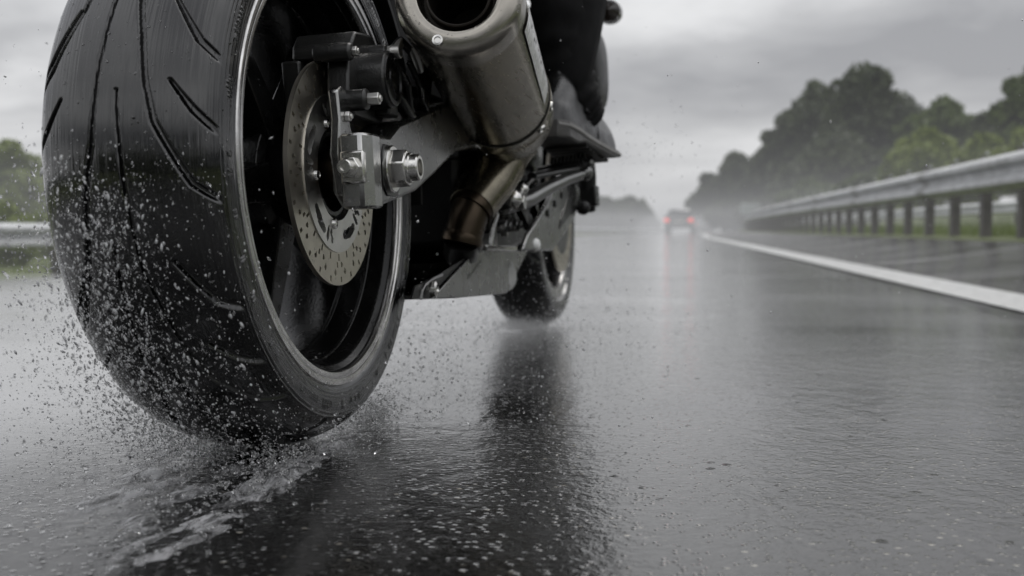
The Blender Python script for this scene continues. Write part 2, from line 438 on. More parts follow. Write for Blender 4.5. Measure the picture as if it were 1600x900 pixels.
# ------------------------------------------------------------------ tyres
def tyre(name, parent, cx, R_, half, rim_r, mat, na=2300, ny=260, grooves=True, lipy=.0813):
    k = half / .085
    base = [(lipy / k, rim_r), (.0835, rim_r + .004), (.0848, rim_r + .012), (.0850, rim_r + .020), (.0840, R_ - .034), (.0810, R_ - .0270),
            (.073, R_ - .0190), (.061, R_ - .0120), (.046, R_ - .0062), (.028, R_ - .002), (.0, R_)]
    base = [(y * k, r) for y, r in base]
    full = base + [(-y, r) for y, r in reversed(base[:-1])]
    pts = np.array(full)
    # dense smooth resample (Catmull-Rom)
    d = np.concatenate([[0], np.cumsum(np.hypot(*np.diff(pts, axis=0).T))])
    ss = np.linspace(0, d[-1], ny)
    def cr(vals):
        o = np.zeros(ny)
        for i, s_ in enumerate(ss):
            j = min(max(np.searchsorted(d, s_) - 1, 0), len(d) - 2)
            t_ = (s_ - d[j]) / (d[j + 1] - d[j]); p0 = vals[max(j - 1, 0)]; p1 = vals[j]; p2 = vals[j + 1]; p3 = vals[min(j + 2, len(d) - 1)]
            o[i] = .5 * (2 * p1 + (p2 - p0) * t_ + (2 * p0 - 5 * p1 + 4 * p2 - p3) * t_ ** 2 + (3 * p1 - p0 - 3 * p2 + p3) * t_ ** 3)
        return o
    yy, rr_ = cr(pts[:, 0]), cr(pts[:, 1])
    ang = np.linspace(0, 360, na, endpoint=False)
    A, Y = np.meshgrid(ang, yy, indexing='ij'); RR = np.broadcast_to(rr_, A.shape).copy()
    S = np.broadcast_to(ss / d[-1], A.shape)
    if grooves:
        per = 48.
        right = [([(120, -.006), (151, -.0163), (159, -.0246), (167, -.0306), (173.6, -.0382), (177.1, -.0469), (184.3, -.0646), (188.3, -.085)], .0024),
                 ([(149.5, -.043), (158.3, -.0681), (161.4, -.084)], .0030), ([(166.4, -.050), (171.3, -.0667), (175.4, -.084)], .0028)]
        left = [([(a + 26, -y) for a, y in right[0][0]], .0024), ([(a + 50, -y) for a, y in right[1][0]], .003), ([(a + 50, -y) for a, y in right[2][0]], .0028)]
        dep = np.zeros_like(A)
        arc = R_ * PI / 180
        for poly, w in right + left:
            poly = [(a, y * k) for a, y in poly]
            for q in range(-4, 8):
                off = q * per
                if poly[-1][0] + off < -8 or poly[0][0] + off > 368: continue
                for i, ((a0, y0), (a1, y1)) in enumerate(zip(poly[:-1], poly[1:])):
                    lo, hi = a0 + off - 2, a1 + off + 2
                    ii = np.where((ang >= lo) & (ang <= hi))[0]
                    if len(ii) == 0: continue
                    a_ = (A[ii] - (a0 + off)) * arc; y_ = Y[ii] - y0
                    dx, dy = (a1 - a0) * arc, y1 - y0
                    t_ = np.clip((a_ * dx + y_ * dy) / (dx * dx + dy * dy), 0, 1)
                    dist = np.hypot(a_ - t_ * dx, y_ - t_ * dy)
                    taper = w * (1. if i else (.45 + .55 * t_))
                    q_ = np.clip((taper - dist) / .0024 + .5, 0, 1); g = q_ * q_ * (3 - 2 * q_) * .0046 * np.clip((.0825 * k - np.abs(Y[ii])) / .004, 0, 1)
                    dep[ii] = np.maximum(dep[ii], g)
        RR -= dep
    # sidewall relief: fine rings and raised marks
    side = (np.abs(Y) > .0795 * k) & (RR < R_ - .026)
    rel = np.zeros_like(A)
    for r0, wd in ((rim_r + .008, .0008), (rim_r + .0115, .0008), (rim_r + .0285, .0009), (rim_r + .0325, .0007)):
        rel += .0009 * np.clip(1 - np.abs(RR - r0) / wd, 0, 1)
    lr = np.random.default_rng(5)
    a = 3.
    while a < 357:
        L = lr.uniform(.8, 1.8)
        if lr.random() < .62:
            h0 = lr.uniform(.0145, .0165); h1 = lr.uniform(.0215, .0245)
            msk = (np.abs(A - a) < L / 2) & (RR > rim_r + h0) & (RR < rim_r + h1)
            rel += .0008 * msk * ((np.abs(A - a) > L / 5) | (lr.random() < .3))
        a += L + lr.uniform(.3, .9) + (lr.uniform(4, 14) if lr.random() < .10 else 0)
    Yd = Y + np.sign(Y) * rel * side
    V = np.stack([cx + RR * np.cos(np.radians(A)), Yd, R + RR * np.sin(np.radians(A))], -1).reshape(-1, 3)
    i = np.arange(na)[:, None]; j = np.arange(ny - 1)[None, :]
    i2 = (i + 1) % na
    F_ = np.stack([i * ny + j, i2 * ny + j, i2 * ny + j + 1, i * ny + j + 1], -1).reshape(-1, 4)
    ob = np_mesh(name, V, F_, mat, parent)
    uvl = ob.data.uv_layers.new(name='tread')
    U = np.stack([A / 360., S], -1).reshape(-1, 2)
    uv = U[F_.ravel()].reshape(-1, 4, 2)
    wrap = (uv[:, :, 0].max(1) - uv[:, :, 0].min(1)) > .5
    uw = uv[wrap]; uw[:, :, 0] = np.where(uw[:, :, 0] < .5, uw[:, :, 0] + 1, uw[:, :, 0]); uv[wrap] = uw
    uvl.data.foreach_set('uv', uv.astype(np.float32).ravel())
    return ob

def spokes(mb, cx, n, a_start, r0, r1, yc, th, w0, w1):
    for i in range(n):
        a = a_start + i * 2 * PI / n
        ca, sa = math.cos(a), math.sin(a)
        st = []
        for t_ in (0, .25, .55, .8, 1.):
            r = r0 + (r1 - r0) * t_
            w = w0 + (w1 - w0) * min(1, t_ * 1.25) + (.012 * max(0, t_ - .8) / .2)
            y = yc + .018 * t_
            st.append((r, w, y, th * (1 - .25 * t_)))
        vs = []; fs = []
        for r, w, y, h in st:
            for (dw, dh) in ((-1, -1), (-.72, 1), (.72, 1), (1, -1)):
                # outer face (right side, -y) narrower: a raised spine
                x_ = r; z_ = dw * w / 2
                vs.append((cx + x_ * ca - z_ * sa, y - dh * h / 2, R + x_ * sa + z_ * ca))
        for q in range(len(st) - 1):
            for e in range(4):
                e2 = (e + 1) % 4
                fs.append((q * 4 + e, q * 4 + e2, q * 4 + 4 + e2, q * 4 + 4 + e))
        fs += [(3, 2, 1, 0), tuple((len(st) - 1) * 4 + e for e in range(4))]
        mb.add(vs, fs)

def rotor_disc(name, parent, cx, y, ro, ri, thick, mat, holes, na=360):
    """annulus with real drilled holes: built in a cell grid, cells in a hole are left out"""
    nr = 26
    rs = np.linspace(ri, ro, nr); an = np.linspace(0, 2 * PI, na, endpoint=False)
    rc = (rs[:-1] + rs[1:]) / 2; ac = an + PI / na
    keep = np.ones((na, nr - 1), bool)
    for (hr, ha, hw, hl) in holes:      # radius, angle, half width, half length (radial)
        da = (ac[:, None] - ha + PI) % (2 * PI) - PI
        keep &= ~((np.abs(da * hr) / hw) ** 2 + ((rc[None, :] - hr) / hl) ** 2 < 1)
    vs = []; 
    for yy in (y + thick / 2, y - thick / 2):
        for a in an:
            for r in rs: vs.append((cx + r * math.cos(a), yy, R + r * math.sin(a)))
    N = na * nr; fs = []
    idx = lambda s, i, j: s * N + (i % na) * nr + j
    for i in range(na):
        for j in range(nr - 1):
            if not keep[i, j]: continue
            fs.append((idx(0, i, j), idx(0, i, j + 1), idx(0, i + 1, j + 1), idx(0, i + 1, j)))
            fs.append((idx(1, i, j), idx(1, i + 1, j), idx(1, i + 1, j + 1), idx(1, i, j + 1)))
            if j == 0 or not keep[i, j - 1]: fs.append((idx(0, i, j), idx(0, i + 1, j), idx(1, i + 1, j), idx(1, i, j)))
            if j == nr - 2 or not keep[i, j + 1]: fs.append((idx(0, i, j + 1), idx(1, i, j + 1), idx(1, i + 1, j + 1), idx(0, i + 1, j + 1)))
            if not keep[i - 1, j]: fs.append((idx(0, i, j), idx(1, i, j), idx(1, i, j + 1), idx(0, i, j + 1)))
            if not keep[(i + 1) % na, j]: fs.append((idx(0, i + 1, j), idx(0, i + 1, j + 1), idx(1, i + 1, j + 1), idx(1, i + 1, j)))
    mb = MB(); mb.add(vs, fs)
    return mb.build(name, mat, parent, sharp=40)

# ---- rear wheel
RW = .0813
mb = MB()
mb.lathe([(-.0755, .2085), (-.070, .2015), (-.052, .1985), (-.050, .1965), (-.024, .1945), (-.0225, .1920), (.0, .1910), (.022, .1925), (.050, .1965), (.072, .2035), (.0813, .2200),
          (.0813, .2235), (.07, .2215), (0, .20), (-.07, .2215), (-.0755, .2200)], (0, 0, R), n=220, closed_prof=True)
mb.lathe([(-.060, .030), (-.060, .046), (-.050, .052), (.040, .052), (.05, .046), (.05, .02)], (0, 0, R), n=64)
mb.lathe([(-.028, .050), (-.022, .062), (.012, .062), (.018, .05)], (0, 0, R), n=64)
spokes(mb, 0, 5, rad(-101 + 2), .045, .197, -.012, .040, .056, .030)
rear = mb.build('rear_wheel', M['black_paint'], bike, bevel=.002)
MB().lathe([(-.0755, .2075), (-.0790, .2078), (-.0815, .2095), (-.0822, .2150), (-.0818, .2158), (-.0828, .2165), (-.0835, .2200), (-.0832, .2225), (-.0815, .2238), (-.0755, .2232)], (0, 0, R), n=260, closed_prof=True).build('rim_lip', M['machined'], rear)
tyre('tyre', rear, 0, R, .085, .2228, M['tyre'])
holes = []
for i in range(24):
    a0 = i * 2 * PI / 24
    for dr, da in ((.0885, 0.), (.0965, .075), (.1045, .15), (.112, .03), (.0965, -.055)):
        if (i % 2 == 0) or dr != .0965: holes.append((dr, a0 + da, .0022, .0034))
disc = rotor_disc('brake_disc', rear, 0, -.0795, .118, .082, .0050, M['disc'], holes)
slots = []
for i in range(5):
    a0 = rad(-64) + i * 2 * PI / 5
    for q in range(9):
        slots.append((.069 - .006 * math.cos(q / 8 * PI) * .3, a0 + (q - 4) * .045, .0058, .0062 - .0004 * abs(q - 4)))
    slots.append((.069, a0 + .36, .0034, .0088)); slots.append((.0655, a0 + .47, .0030, .0040)); slots.append((.072, a0 + .52, .0028, .0045))
car_ = rotor_disc('disc_carrier', rear, 0, -.0805, .0832, .0495, .0060, M['carrier'], slots)
for i in range(5):
    a = rad(-104) + i * 2 * PI / 5
    p = Vector((.0545 * math.cos(a), 0, R + .0545 * math.sin(a)))
    MB().lathe([(-.0832, .0058), (-.0865, .0050), (-.0872, .0032), (-.0862, .0026), (-.0862, 0.0)], p, n=20).build('disc_bolt', M['bright_steel'], car_)
# cast numeral on the carrier
cu = bpy.data.curves.new('numeral', 'FONT'); cu.body = '6'; cu.size = .0135; cu.extrude = .0006; cu.align_x = 'CENTER'; cu.align_y = 'CENTER'
num = bpy.data.objects.new('cast_numeral', cu); COL.objects.link(num); num.parent = car_
an_ = rad(-76); num.location = (.0665 * math.cos(an_), -.0838, R + .0665 * math.sin(an_)); num.rotation_euler = (rad(90), rad(0), 0)
cu.materials.append(M['ink'])
bpy.context.view_layer.update()
nme = bpy.data.meshes.new_from_object(num.evaluated_get(bpy.context.evaluated_depsgraph_get()))
nmo = bpy.data.objects.new('cast_numeral', nme); COL.objects.link(nmo); nmo.parent = car_; nmo.location = num.location; nmo.rotation_euler = num.rotation_euler
bpy.data.objects.remove(num); nmo.name = 'cast_numeral'
MB().lathe([(-.060, .046), (-.078, .046), (-.080, .044), (-.080, .040), (-.066, .040), (-.066, .02)], (0, 0, R), n=64).build('hub_flange', M['cast'], rear)
MB().lathe([(-.06, .026), (-.095, .026), (-.097, .024), (-.097, .018)], (0, 0, R), n=48).lathe([(-.097, .021), (-.118, .021), (-.118, .0)], (0, 0, R), n=48).build('axle_spacer', M['header'], rear)
MB().lathe([(.055, .10), (.060, .105), (.066, .100), (.066, .05), (.055, .05)], (0, 0, R), n=44).build('sprocket', M['cast'], rear)

# ---- front wheel
mb = MB()
mb.lathe([(-.055, .2120), (-.050, .2040), (0, .192), (.05, .204), (.055, .222), (.05, .221), (0, .20), (-.05, .221)], (WB, 0, R), n=120, closed_prof=True)
mb.lathe([(-.07, .02), (-.07, .038), (.07, .038), (.07, .02)], (WB, 0, R), n=48)
spokes(mb, WB, 5, rad(70), .035, .197, -.01, .03, .05, .028)
front = mb.build('front_wheel', M['black_paint'], bike)
MB().lathe([(-.050, .196), (-.0545, .197), (-.0565, .2020), (-.0575, .2160), (-.0570, .2235), (-.050, .2235)], (WB, 0, R), n=140, closed_prof=True).build('rim_lip', M['machined'], front)
tyre('tyre', front, WB, R + .002, .0650, .2228, M['tyre'], na=700, ny=90, lipy=.0555)
fh = []
for i in range(20):
    for dr, da in ((.128, 0), (.138, .08), (.148, .16)): fh.append((dr, i * 2 * PI / 20 + da, .0034, .0038))
for sgn in (-1, 1):
    rotor_disc('brake_disc', front, WB, sgn * .070, .158, .115, .005, M['disc'], fh, na=220)
    MB().lathe([(sgn * .068, .117), (sgn * .073, .117), (sgn * .073, .035), (sgn * .068, .035)], (WB, 0, R), n=60, closed_prof=True).build('disc_carrier', M['cast'], front)

# ------------------------------------------------------------------ swingarm
def arm(yo, yi):
    return [(-.062, .318), (.000, .322), (.035, .338), (.13, .360), (.22, .380), (.36, .400), (.52, .405), (.52, .340), (.36, .335), (.262, .322), (.165, .290), (.085, .266), (-.040, .246), (-.064, .262)], yo, yi
mb = MB(); mb.prism(*arm(-.145, -.103))
swing = mb.build('swingarm', M['alloy'], bike, bevel=.005, seg=2)
mb = MB(); mb.prism(*arm(.103, .145)); mb.box((.45, 0, .37), (.10, .22, .09)); mb.build('swingarm_beam', M['cast'], swing, bevel=.006)
# end block behind the arm, with the chain adjuster
mb = MB()
plan = [(-.078, -.119), (-.078, -.1405), (-.0660, -.1495), (-.043, -.1495), (-.043, -.119)]
mb.add([(x, y, .2445) for x, y in plan] + [(x, y, .3185) for x, y in plan], [(4, 3, 2, 1, 0), (5, 6, 7, 8, 9)] + [(i, (i + 1) % 5, 5 + (i + 1) % 5, 5 + i) for i in range(5)])
blk = mb.build('axle_block', M['alloy_light'], swing, bevel=.0026, seg=1)
mb = MB(); mb.prism([(-.0850, .3005), (-.0765, .3005), (-.0765, .2685), (-.0850, .2685)], -.1460, -.1215)
adj = mb.build('adjuster_plate', M['bright_steel'], blk, bevel=.002)
mb = MB(); mb.hexa((-.0845, -.1325, .2840), (-.0915, -.1325, .2840), .0112); mb.build('lock_nut', M['bright_steel'], adj, bevel=.001)
MB().lathe([(0, .0074), (.012, .0074), (.0134, .0064), (.0134, .0040), (.010, .0036), (.010, 0)], (-.0905, -.1325, .2840), (-1, 0, 0), n=28).build('adjuster_bolt', M['bright_steel'], adj)
# axle nut seated in a recess plate
mb = MB(); mb.prism([(-.030, .300), (-.022, .311), (.012, .311), (.022, .302), (.022, .268), (.012, .258), (-.020, .258), (-.030, .268)], -.1468, -.144)
mb.build('recess_plate', M['cast'], swing, bevel=.0012)
nx = -.006
MB().lathe([(-.1460, .0245), (-.1500, .0245), (-.1510, .0232), (-.1510, .012)], (nx, 0, R + .001), n=48).build('washer', M['bright_steel'], swing)
mb = MB(); mb.tube([(nx, -.1505, R + .001), (nx, -.1665, R + .001)], [.0205, .0198], 6, ref=(.25, 0, 1))
nut = mb.build('axle_nut', M['bright_steel'], swing, bevel=.0016)
MB().lathe([(-.166, .0158), (-.1690, .0158), (-.1700, .0148), (-.1700, .0140), (-.1770, .0136), (-.1785, .0122), (-.1785, .0090), (-.1700, .0085), (-.1700, 0)], (nx, 0, R + .001), n=40).build('axle_end', M['bright_steel'], nut)
MB().lathe([(-.145, .0060), (-.1478, .0060), (-.1478, .0030), (-.1455, .0030), (-.1455, 0)], (.036, 0, R + .008), n=20).build('arm_rivet', M['bright_steel'], swing)

# ------------------------------------------------------------------ rear brake caliper on its torque arm
mb = MB()
mb.prism([(-.070, .362), (-.058, .368), (-.044, .364), (-.040, .350), (-.038, .330), (-.030, .318), (-.028, .262), (-.062, .258), (-.074, .300), (-.066, .334)], -.117, -.1065)
tq = mb.build('caliper_bracket', M['alloy_light'], bike, bevel=.0022)
mb = MB()
mb.prism([(-.034, .408), (-.024, .418), (.060, .424), (.082, .414), (.082, .402), (-.034, .400)], -.112, -.056)       # bridge over the disc
mb.prism([(-.025, .416), (-.012, .430), (.034, .434), (.050, .424), (.052, .405), (-.028, .402)], -.118, -.052)
mb.prism([(-.035, .405), (.060, .410), (.072, .352), (.050, .338), (-.025, .340), (-.042, .362)], -.118, -.094)
mb.prism([(-.040, .400), (.060, .400), (.060, .350), (-.035, .350)], -.066, -.045)
mb.cyl((.012, -.112, .381), (.012, -.148, .381), .0300, 40)
mb.cyl((-.046, -.085, .403), (-.046, -.126, .403), .0090, 24)
mb.cyl((.030, -.085, .413), (.030, -.138, .413), .0085, 24)
mb.cyl((-.040, -.100, .355), (-.040, -.138, .355), .0110, 24)
mb.box((.045, -.128, .395), (.028, .02, .022)); mb.box((.05, -.126, .362), (.03, .018, .03))
M['caliper'] = std_mat('grey black caliper', (.024, .024, .023), .34, .1, .35, .12, bump=.2, bscale=420, wet=.2, spec=.5, grime=.3)  # lighter copy of the cast metal, base lifted to look more lit
cal = mb.build('brake_caliper', M['caliper'], bike, bevel=.0028)
MB().lathe([(-.1475, .0285), (-.1495, .0275), (-.1500, .0225), (-.1480, .0215), (-.1480, .0120), (-.1492, .0110), (-.1492, 0)], (.012, 0, .381), n=40).build('piston_cap', M['black_paint'], cal)
for p, r, y0, y1 in (((-.040, .355), .0066, -.138, -.150), ((-.046, .403), .0050, -.126, -.131), ((.030, .413), .0068, -.138, -.146), ((-.05, .338), .0056, -.117, -.122)):
    mb = MB(); mb.hexa((p[0], y0, p[1]), (p[0], y1, p[1]), r); mb.cyl((p[0], y1, p[1]), (p[0], y1 - .002, p[1]), r * .55, 16)
    mb.build('caliper_bolt', M['carrier'], cal, bevel=.0008)
MB().tube([(.030, -.140, .413), (.050, -.146, .428), (.10, -.142, .424), (.18, -.13, .412), (.28, -.12, .420)], .0048, 14).build('brake_hose', M['black_plastic'], cal)
mb = MB(); mb.cyl((.030, -.141, .413), (.030, -.152, .413), .0075, 20); mb.box((.040, -.1465, .420), (.024, .006, .010), Matrix.Rotation(-.6, 3, 'Y'))
mb.build('banjo_bolt', M['carrier'], cal, bevel=.001)
# bleed nipple, wiring clutter behind the caliper
mb = MB(); mb.tube([(.052, -.140, .398), (.075, -.142, .384), (.085, -.140, .360), (.11, -.135, .345)], .006, 12); mb.tube([(.06, -.135, .372), (.09, -.138, .352), (.15, -.13, .352), (.21, -.125, .37)], .0075, 12)
mb.tube([(.08, -.145, .41), (.10, -.15, .385), (.13, -.142, .372), (.17, -.14, .40)], .004, 10); mb.box((.135, -.138, .395), (.05, .016, .05), Matrix.Rotation(.5, 3, 'Y'))
mb.build('sensor_wiring', M['black_paint'], cal, bevel=.001)
mb = MB(); mb.tube([(.085, -.148, .428), (.096, -.150, .414), (.110, -.148, .405)], .0055, 10); mb.ball((.118, -.147, .436), .006)
mb.build('hose_clip', M['carrier'], cal)

# ------------------------------------------------------------------ exhaust
A0, A1 = Vector((.02, -.22, .466)), Vector((.47, -.17, .38))
ad = (A1 - A0).normalized(); LEN = (A1 - A0).length
RC = .0672
mb = MB(); mb.lathe([(.004, RC - .001), (.02, RC), (LEN - .10, RC + .0012), (LEN - .03, RC + .0005), (LEN - .012, RC - .004), (LEN + .004, RC - .014), (LEN + .018, .040), (LEN + .022, .030)], A0, ad, n=120)
can = mb.build('exhaust_silencer', M['titanium'], bike)
mb = MB(); mb.lathe([(.034, RC + .0004), (.0335, RC + .0012), (.010, RC + .0012), (.004, RC + .0002), (.0005, RC - .0022), (-.0020, RC - .0062), (-.0038, RC - .0110), (-.0050, RC - .0165), (-.0052, RC - .0205), (-.0035, RC - .0240), (.0010, RC - .0262), (.009, RC - .0278), (.014, RC - .0285)], A0, ad, n=120)
cap = mb.build('end_cap', M['endcap'], can)
MB().lathe([(.016, RC - .0285), (.016, RC - .0315), (.004, RC - .0322), (.003, RC - .0335), (.004, RC - .0350), (.12, RC - .0360), (.12, 0)], A0, ad, n=80).build('outlet_pipe', M['bore'], can)
MB().lathe([(.0105, RC - .0318), (.0085, RC - .0322), (.0082, RC - .0330), (.0100, RC - .0336), (.030, RC - .0340), (.03, RC - .0318)], A0, ad, n=80).build('outlet_lip', M['titanium'], can)
e1 = Vector((1, 0, 0)) - ad * ad.x; e1.normalize(); e2 = ad.cross(e1)
def canp(h, ang, r):   # ang: 0 = top, positive towards the bike's right
    upv = Vector((0, 0, 1)) - ad * ad.z; upv.normalize(); rt = ad.cross(upv); rt = rt if rt.y < 0 else -rt
    d = upv * math.cos(ang) + rt * math.sin(ang)
    return A0 + ad * h + d * r, d
for ang in (-150, -30, 90):
    p, d = canp(-.0062, rad(ang - 8), RC - .0115)
    MB().lathe([(0, .0062), (.0022, .0056), (.0026, .0036), (.0010, .0030), (.0010, 0)], p + ad * .0022, -ad, n=18).build('cap_rivet', M['bright_steel'], cap)
# clamp strap near the front end of the can
HS = LEN - .095
mb = MB(); mb.lathe([(HS - .016, RC + .0012), (HS - .0155, RC + .0034), (HS - .012, RC + .0026), (HS + .012, RC + .0026), (HS + .0155, RC + .0034), (HS + .016, RC + .0012)], A0, ad, n=110)
strap = mb.build('clamp_strap', M['titanium'], can)
MB().lathe([(HS - .0195, RC + .0006), (HS - .0195, RC + .0030), (HS - .0165, RC + .0030), (HS - .0165, RC + .0006)], A0, ad, n=110).build('strap_gasket', M['black_plastic'], strap)
for ang, hh in ((-150, HS + .002), (128, HS - .001), (100, HS - .001)):
    p, d = canp(hh, rad(ang), RC + .0022)
    MB().lathe([(0, .0070), (.0022, .0064), (.0026, .0040), (.0012, .0034), (.0012, 0)], p, d, n=18).build('strap_rivet', M['bright_steel'], strap)
# badge plate on the outer flank
vs = []; fs = []; NA, NH = 12, 14
for i in range(NH + 1):
    for j in range(NA + 1):
        h = .052 + .255 * i / NH; a = rad(86 + 26 * j / NA); vs.append(canp(h, a, RC + .0022)[0])
for i in range(NH):
    for j in range(NA): fs.append((i * (NA + 1) + j, i * (NA + 1) + j + 1, (i + 1) * (NA + 1) + j + 1, (i + 1) * (NA + 1) + j))
bad = MB().add(vs, fs).build('badge_plate', M['badge'], can)
mb = MB()
r_ = random.Random(4)
h = .075
while h < .28:
    a = rad(91 + r_.uniform(0, 5)); L = r_.uniform(.002, .007)
    q = [canp(h, a, RC + .0026)[0], canp(h + L, a + .02, RC + .0026)[0], canp(h + L, a + r_.uniform(.03, .08), RC + .0026)[0], canp(h, a + r_.uniform(.03, .07), RC + .0026)[0]]
    mb.add(q, [(0, 1, 2, 3)]); h += L + r_.uniform(.006, .03)
mb.build('badge_print', M['ink'], bad)['kind'] = 'stuff'
# link pipe, dark ring for the joint's shadow, header
lp = [A1 + ad * .012, Vector((.492, -.160, .352)), Vector((.478, -.147, .322)), Vector((.445, -.137, .288)), Vector((.41, -.124, .256))]
mb = MB(); mb.tube(lp, [.052, .049, .044, .0385, .0335], 40); pipe = mb.build('exhaust_pipe', M['titanium'], bike)
MB().tube([(.418, -.127, .263), (.412, -.1245, .2575), (.408, -.122, .252)], [.0320, .0325, .0310], 40).build('pipe_shadow_ring', M['header'], pipe)  # dark ring put in for the shadow at the pipe joint
MB().tube([(.412, -.1245, .258), (.407, -.121, .247), (.403, -.118, .236), (.398, -.113, .216), (.396, -.110, .206)], .0275, 36).build('header_pipe', M['header'], pipe)
MB().tube([(.396, -.110, .206), (.402, -.106, .194), (.44, -.098, .187), (.52, -.09, .185), (.62, -.085, .187)], .024, 30).build('pipe_elbow', M['cast'], pipe)

MB().tube([(.3985, -.1135, .217), (.397, -.1115, .211), (.396, -.110, .205)], [.0290, .0305, .0290], 36).build('pipe_flange', M['header'], pipe)

# ------------------------------------------------------------------ engine, belly pan, brackets
mb = MB()
mb.prism([(.42, .30), (.46, .48), (.60, .58), (.92, .62), (1.0, .50), (.96, .30), (.88, .20), (.62, .175), (.46, .20)], -.105, .14)
eng = mb.build('engine', M['black_plastic'], bike, bevel=.012)
MB().lathe([(-.105, .085), (-.150, .078), (-.160, .060), (-.160, 0)], (.72, 0, .36), n=48).build('clutch_cover', M['black_paint'], eng)
mb = MB()
for i in range(9): mb.prism([(.66, .50 + i * .016), (.95, .50 + i * .016), (.95, .506 + i * .016), (.66, .506 + i * .016)], -.125, .13)
mb.build('cylinder_fins', M['cast'], eng)
for p in ((.52, -.108, .24), (.58, -.108, .215), (.50, -.108, .30), (.60, -.108, .25), (.66, -.108, .22), (.56, -.108, .28), (.48, -.108, .265), (.62, -.108, .30)):
    mb = MB(); mb.hexa(p, (p[0], p[1] - .010, p[2]), .0075); mb.build('engine_bolt', M['carrier'], eng, bevel=.001)
mb = MB(); mb.tube([(.50, -.13, .285), (.485, -.135, .265), (.48, -.136, .24), (.490, -.134, .215), (.50, -.132, .197)], .0060, 14); mb.build('drain_hose', M['carrier'], eng)
mb = MB(); mb.tube([(.40, -.128, .262), (.408, -.130, .23), (.415, -.130, .196)], .006, 12); mb.build('vent_hose', M['alloy'], eng)
mb = MB(); mb.tube([(.50, -.162, .262), (.56, -.168, .285), (.62, -.170, .305)], .0045, 10); mb.ball((.56, -.168, .285), .009); mb.build('brake_linkage', M['bright_steel'], eng)
mb = MB(); mb.tube([(.46, -.140, .30), (.475, -.146, .275), (.468, -.146, .245), (.455, -.142, .225), (.452, -.140, .20)], .0042, 10); mb.build('breather_tube', M['alloy_light'], eng)
mb = MB(); mb.tube([(.62, -.150, .31), (.66, -.158, .27), (.70, -.162, .235), (.74, -.160, .20)], .0065, 10); mb.tube([(.58, -.145, .30), (.60, -.15, .255), (.64, -.155, .225)], .005, 10); mb.build('coolant_hose', M['black_paint'], eng)
for p in ((.555, -.150, .245), (.600, -.150, .230), (.520, -.150, .228), (.635, -.158, .262)):
    mb = MB(); mb.cyl((p[0], -.108, p[2]), p, .010, 16); mb.hexa(p, (p[0], p[1] - .006, p[2]), .0065); mb.build('engine_boss', M['alloy'], eng, bevel=.001)
# hugger and rear shock, dark mass in front of the tyre
mb = MB(); mb.lathe([(-.085, .296), (.085, .296), (.085, .302), (-.085, .302)], (0, 0, R), n=40, a0=rad(-75), a1=rad(5), closed_prof=True)
mb.build('hugger', M['black_plastic'], bike)
mb = MB(); mb.tube([(.34, 0, .40), (.37, 0, .52), (.40, 0, .66)], .032, 20); mb.prism([(.30, .40), (.34, .62), (.52, .66), (.50, .40)], -.10, .10)
mb.build('rear_shock', M['black_plastic'], bike, bevel=.006)
# belly pan
mb = MB()
mb.prism([(.205, .1390), (.62, .122), (.80, .1855), (.435, .1945)], -.1215, -.1185)
mb.add([(.315, -.12, .1326), (.62, -.12, .121), (.62, .12, .121), (.315, .12, .1326), (.315, -.12, .1356), (.62, -.12, .124), (.62, .12, .124), (.315, .12, .1356)],
       [(0, 1, 2, 3), (7, 6, 5, 4), (0, 4, 5, 1), (1, 5, 6, 2), (2, 6, 7, 3), (3, 7, 4, 0)])
mb.add([(.62, -.12, .121), (.80, -.12, .1845), (.80, .12, .1845), (.62, .12, .121), (.622, -.12, .124), (.798, -.12, .1875), (.798, .12, .1875), (.622, .12, .124)],
       [(0, 1, 2, 3), (7, 6, 5, 4), (0, 4, 5, 1), (1, 5, 6, 2), (2, 6, 7, 3), (3, 7, 4, 0)])
mb.prism([(.135, .1405), (.62, .122), (.80, .1855), (.405, .1945), (.262, .1665), (.150, .156)], .1185, .1215)
pan = mb.build('belly_pan', M['alloy'], bike, bevel=.001)
MB().prism([(.137, .1425), (.203, .1405), (.415, .1880), (.262, .1680), (.152, .157)], -.1165, -.1140).build('pan_inner', M['black_plastic'], pan)
mb = MB(); mb.prism([(.436, .1940), (.640, .1890), (.640, .1965), (.432, .2015)], -.138, -.1218); mb.build('pan_flange', M['bright_steel'], pan, bevel=.0015)
mb = MB(); mb.prism([(.395, .1600), (.455, .1740), (.462, .1800), (.430, .1745)], -.1222, -.1205); mb.prism([(.375, .1555), (.392, .1580), (.400, .1640), (.385, .1620)], -.1222, -.1205)
mb.build('pan_slot', M['black_paint'], pan)
MB().lathe([(0, .0105), (.006, .0095), (.008, .006), (.006, .005), (.006, 0)], (.200, -.122, .151), (0, -1, 0), n=20).build('pan_bolt', M['bright_steel'], pan)
mb = MB(); mb.tube([(.15, -.123, .1415), (.154, -.124, .152), (.166, -.124, .158), (.20, -.124, .1635), (.245, -.123, .167)], .0022, 8); mb.build('pan_rim', M['alloy'], pan)
MB().tube([(.62, -.105, .135), (.66, -.11, .150), (.70, -.105, .168)], [(.018, .010), (.030, .020), (.016, .010)], 18).build('sump_guard', M['badge'], pan)
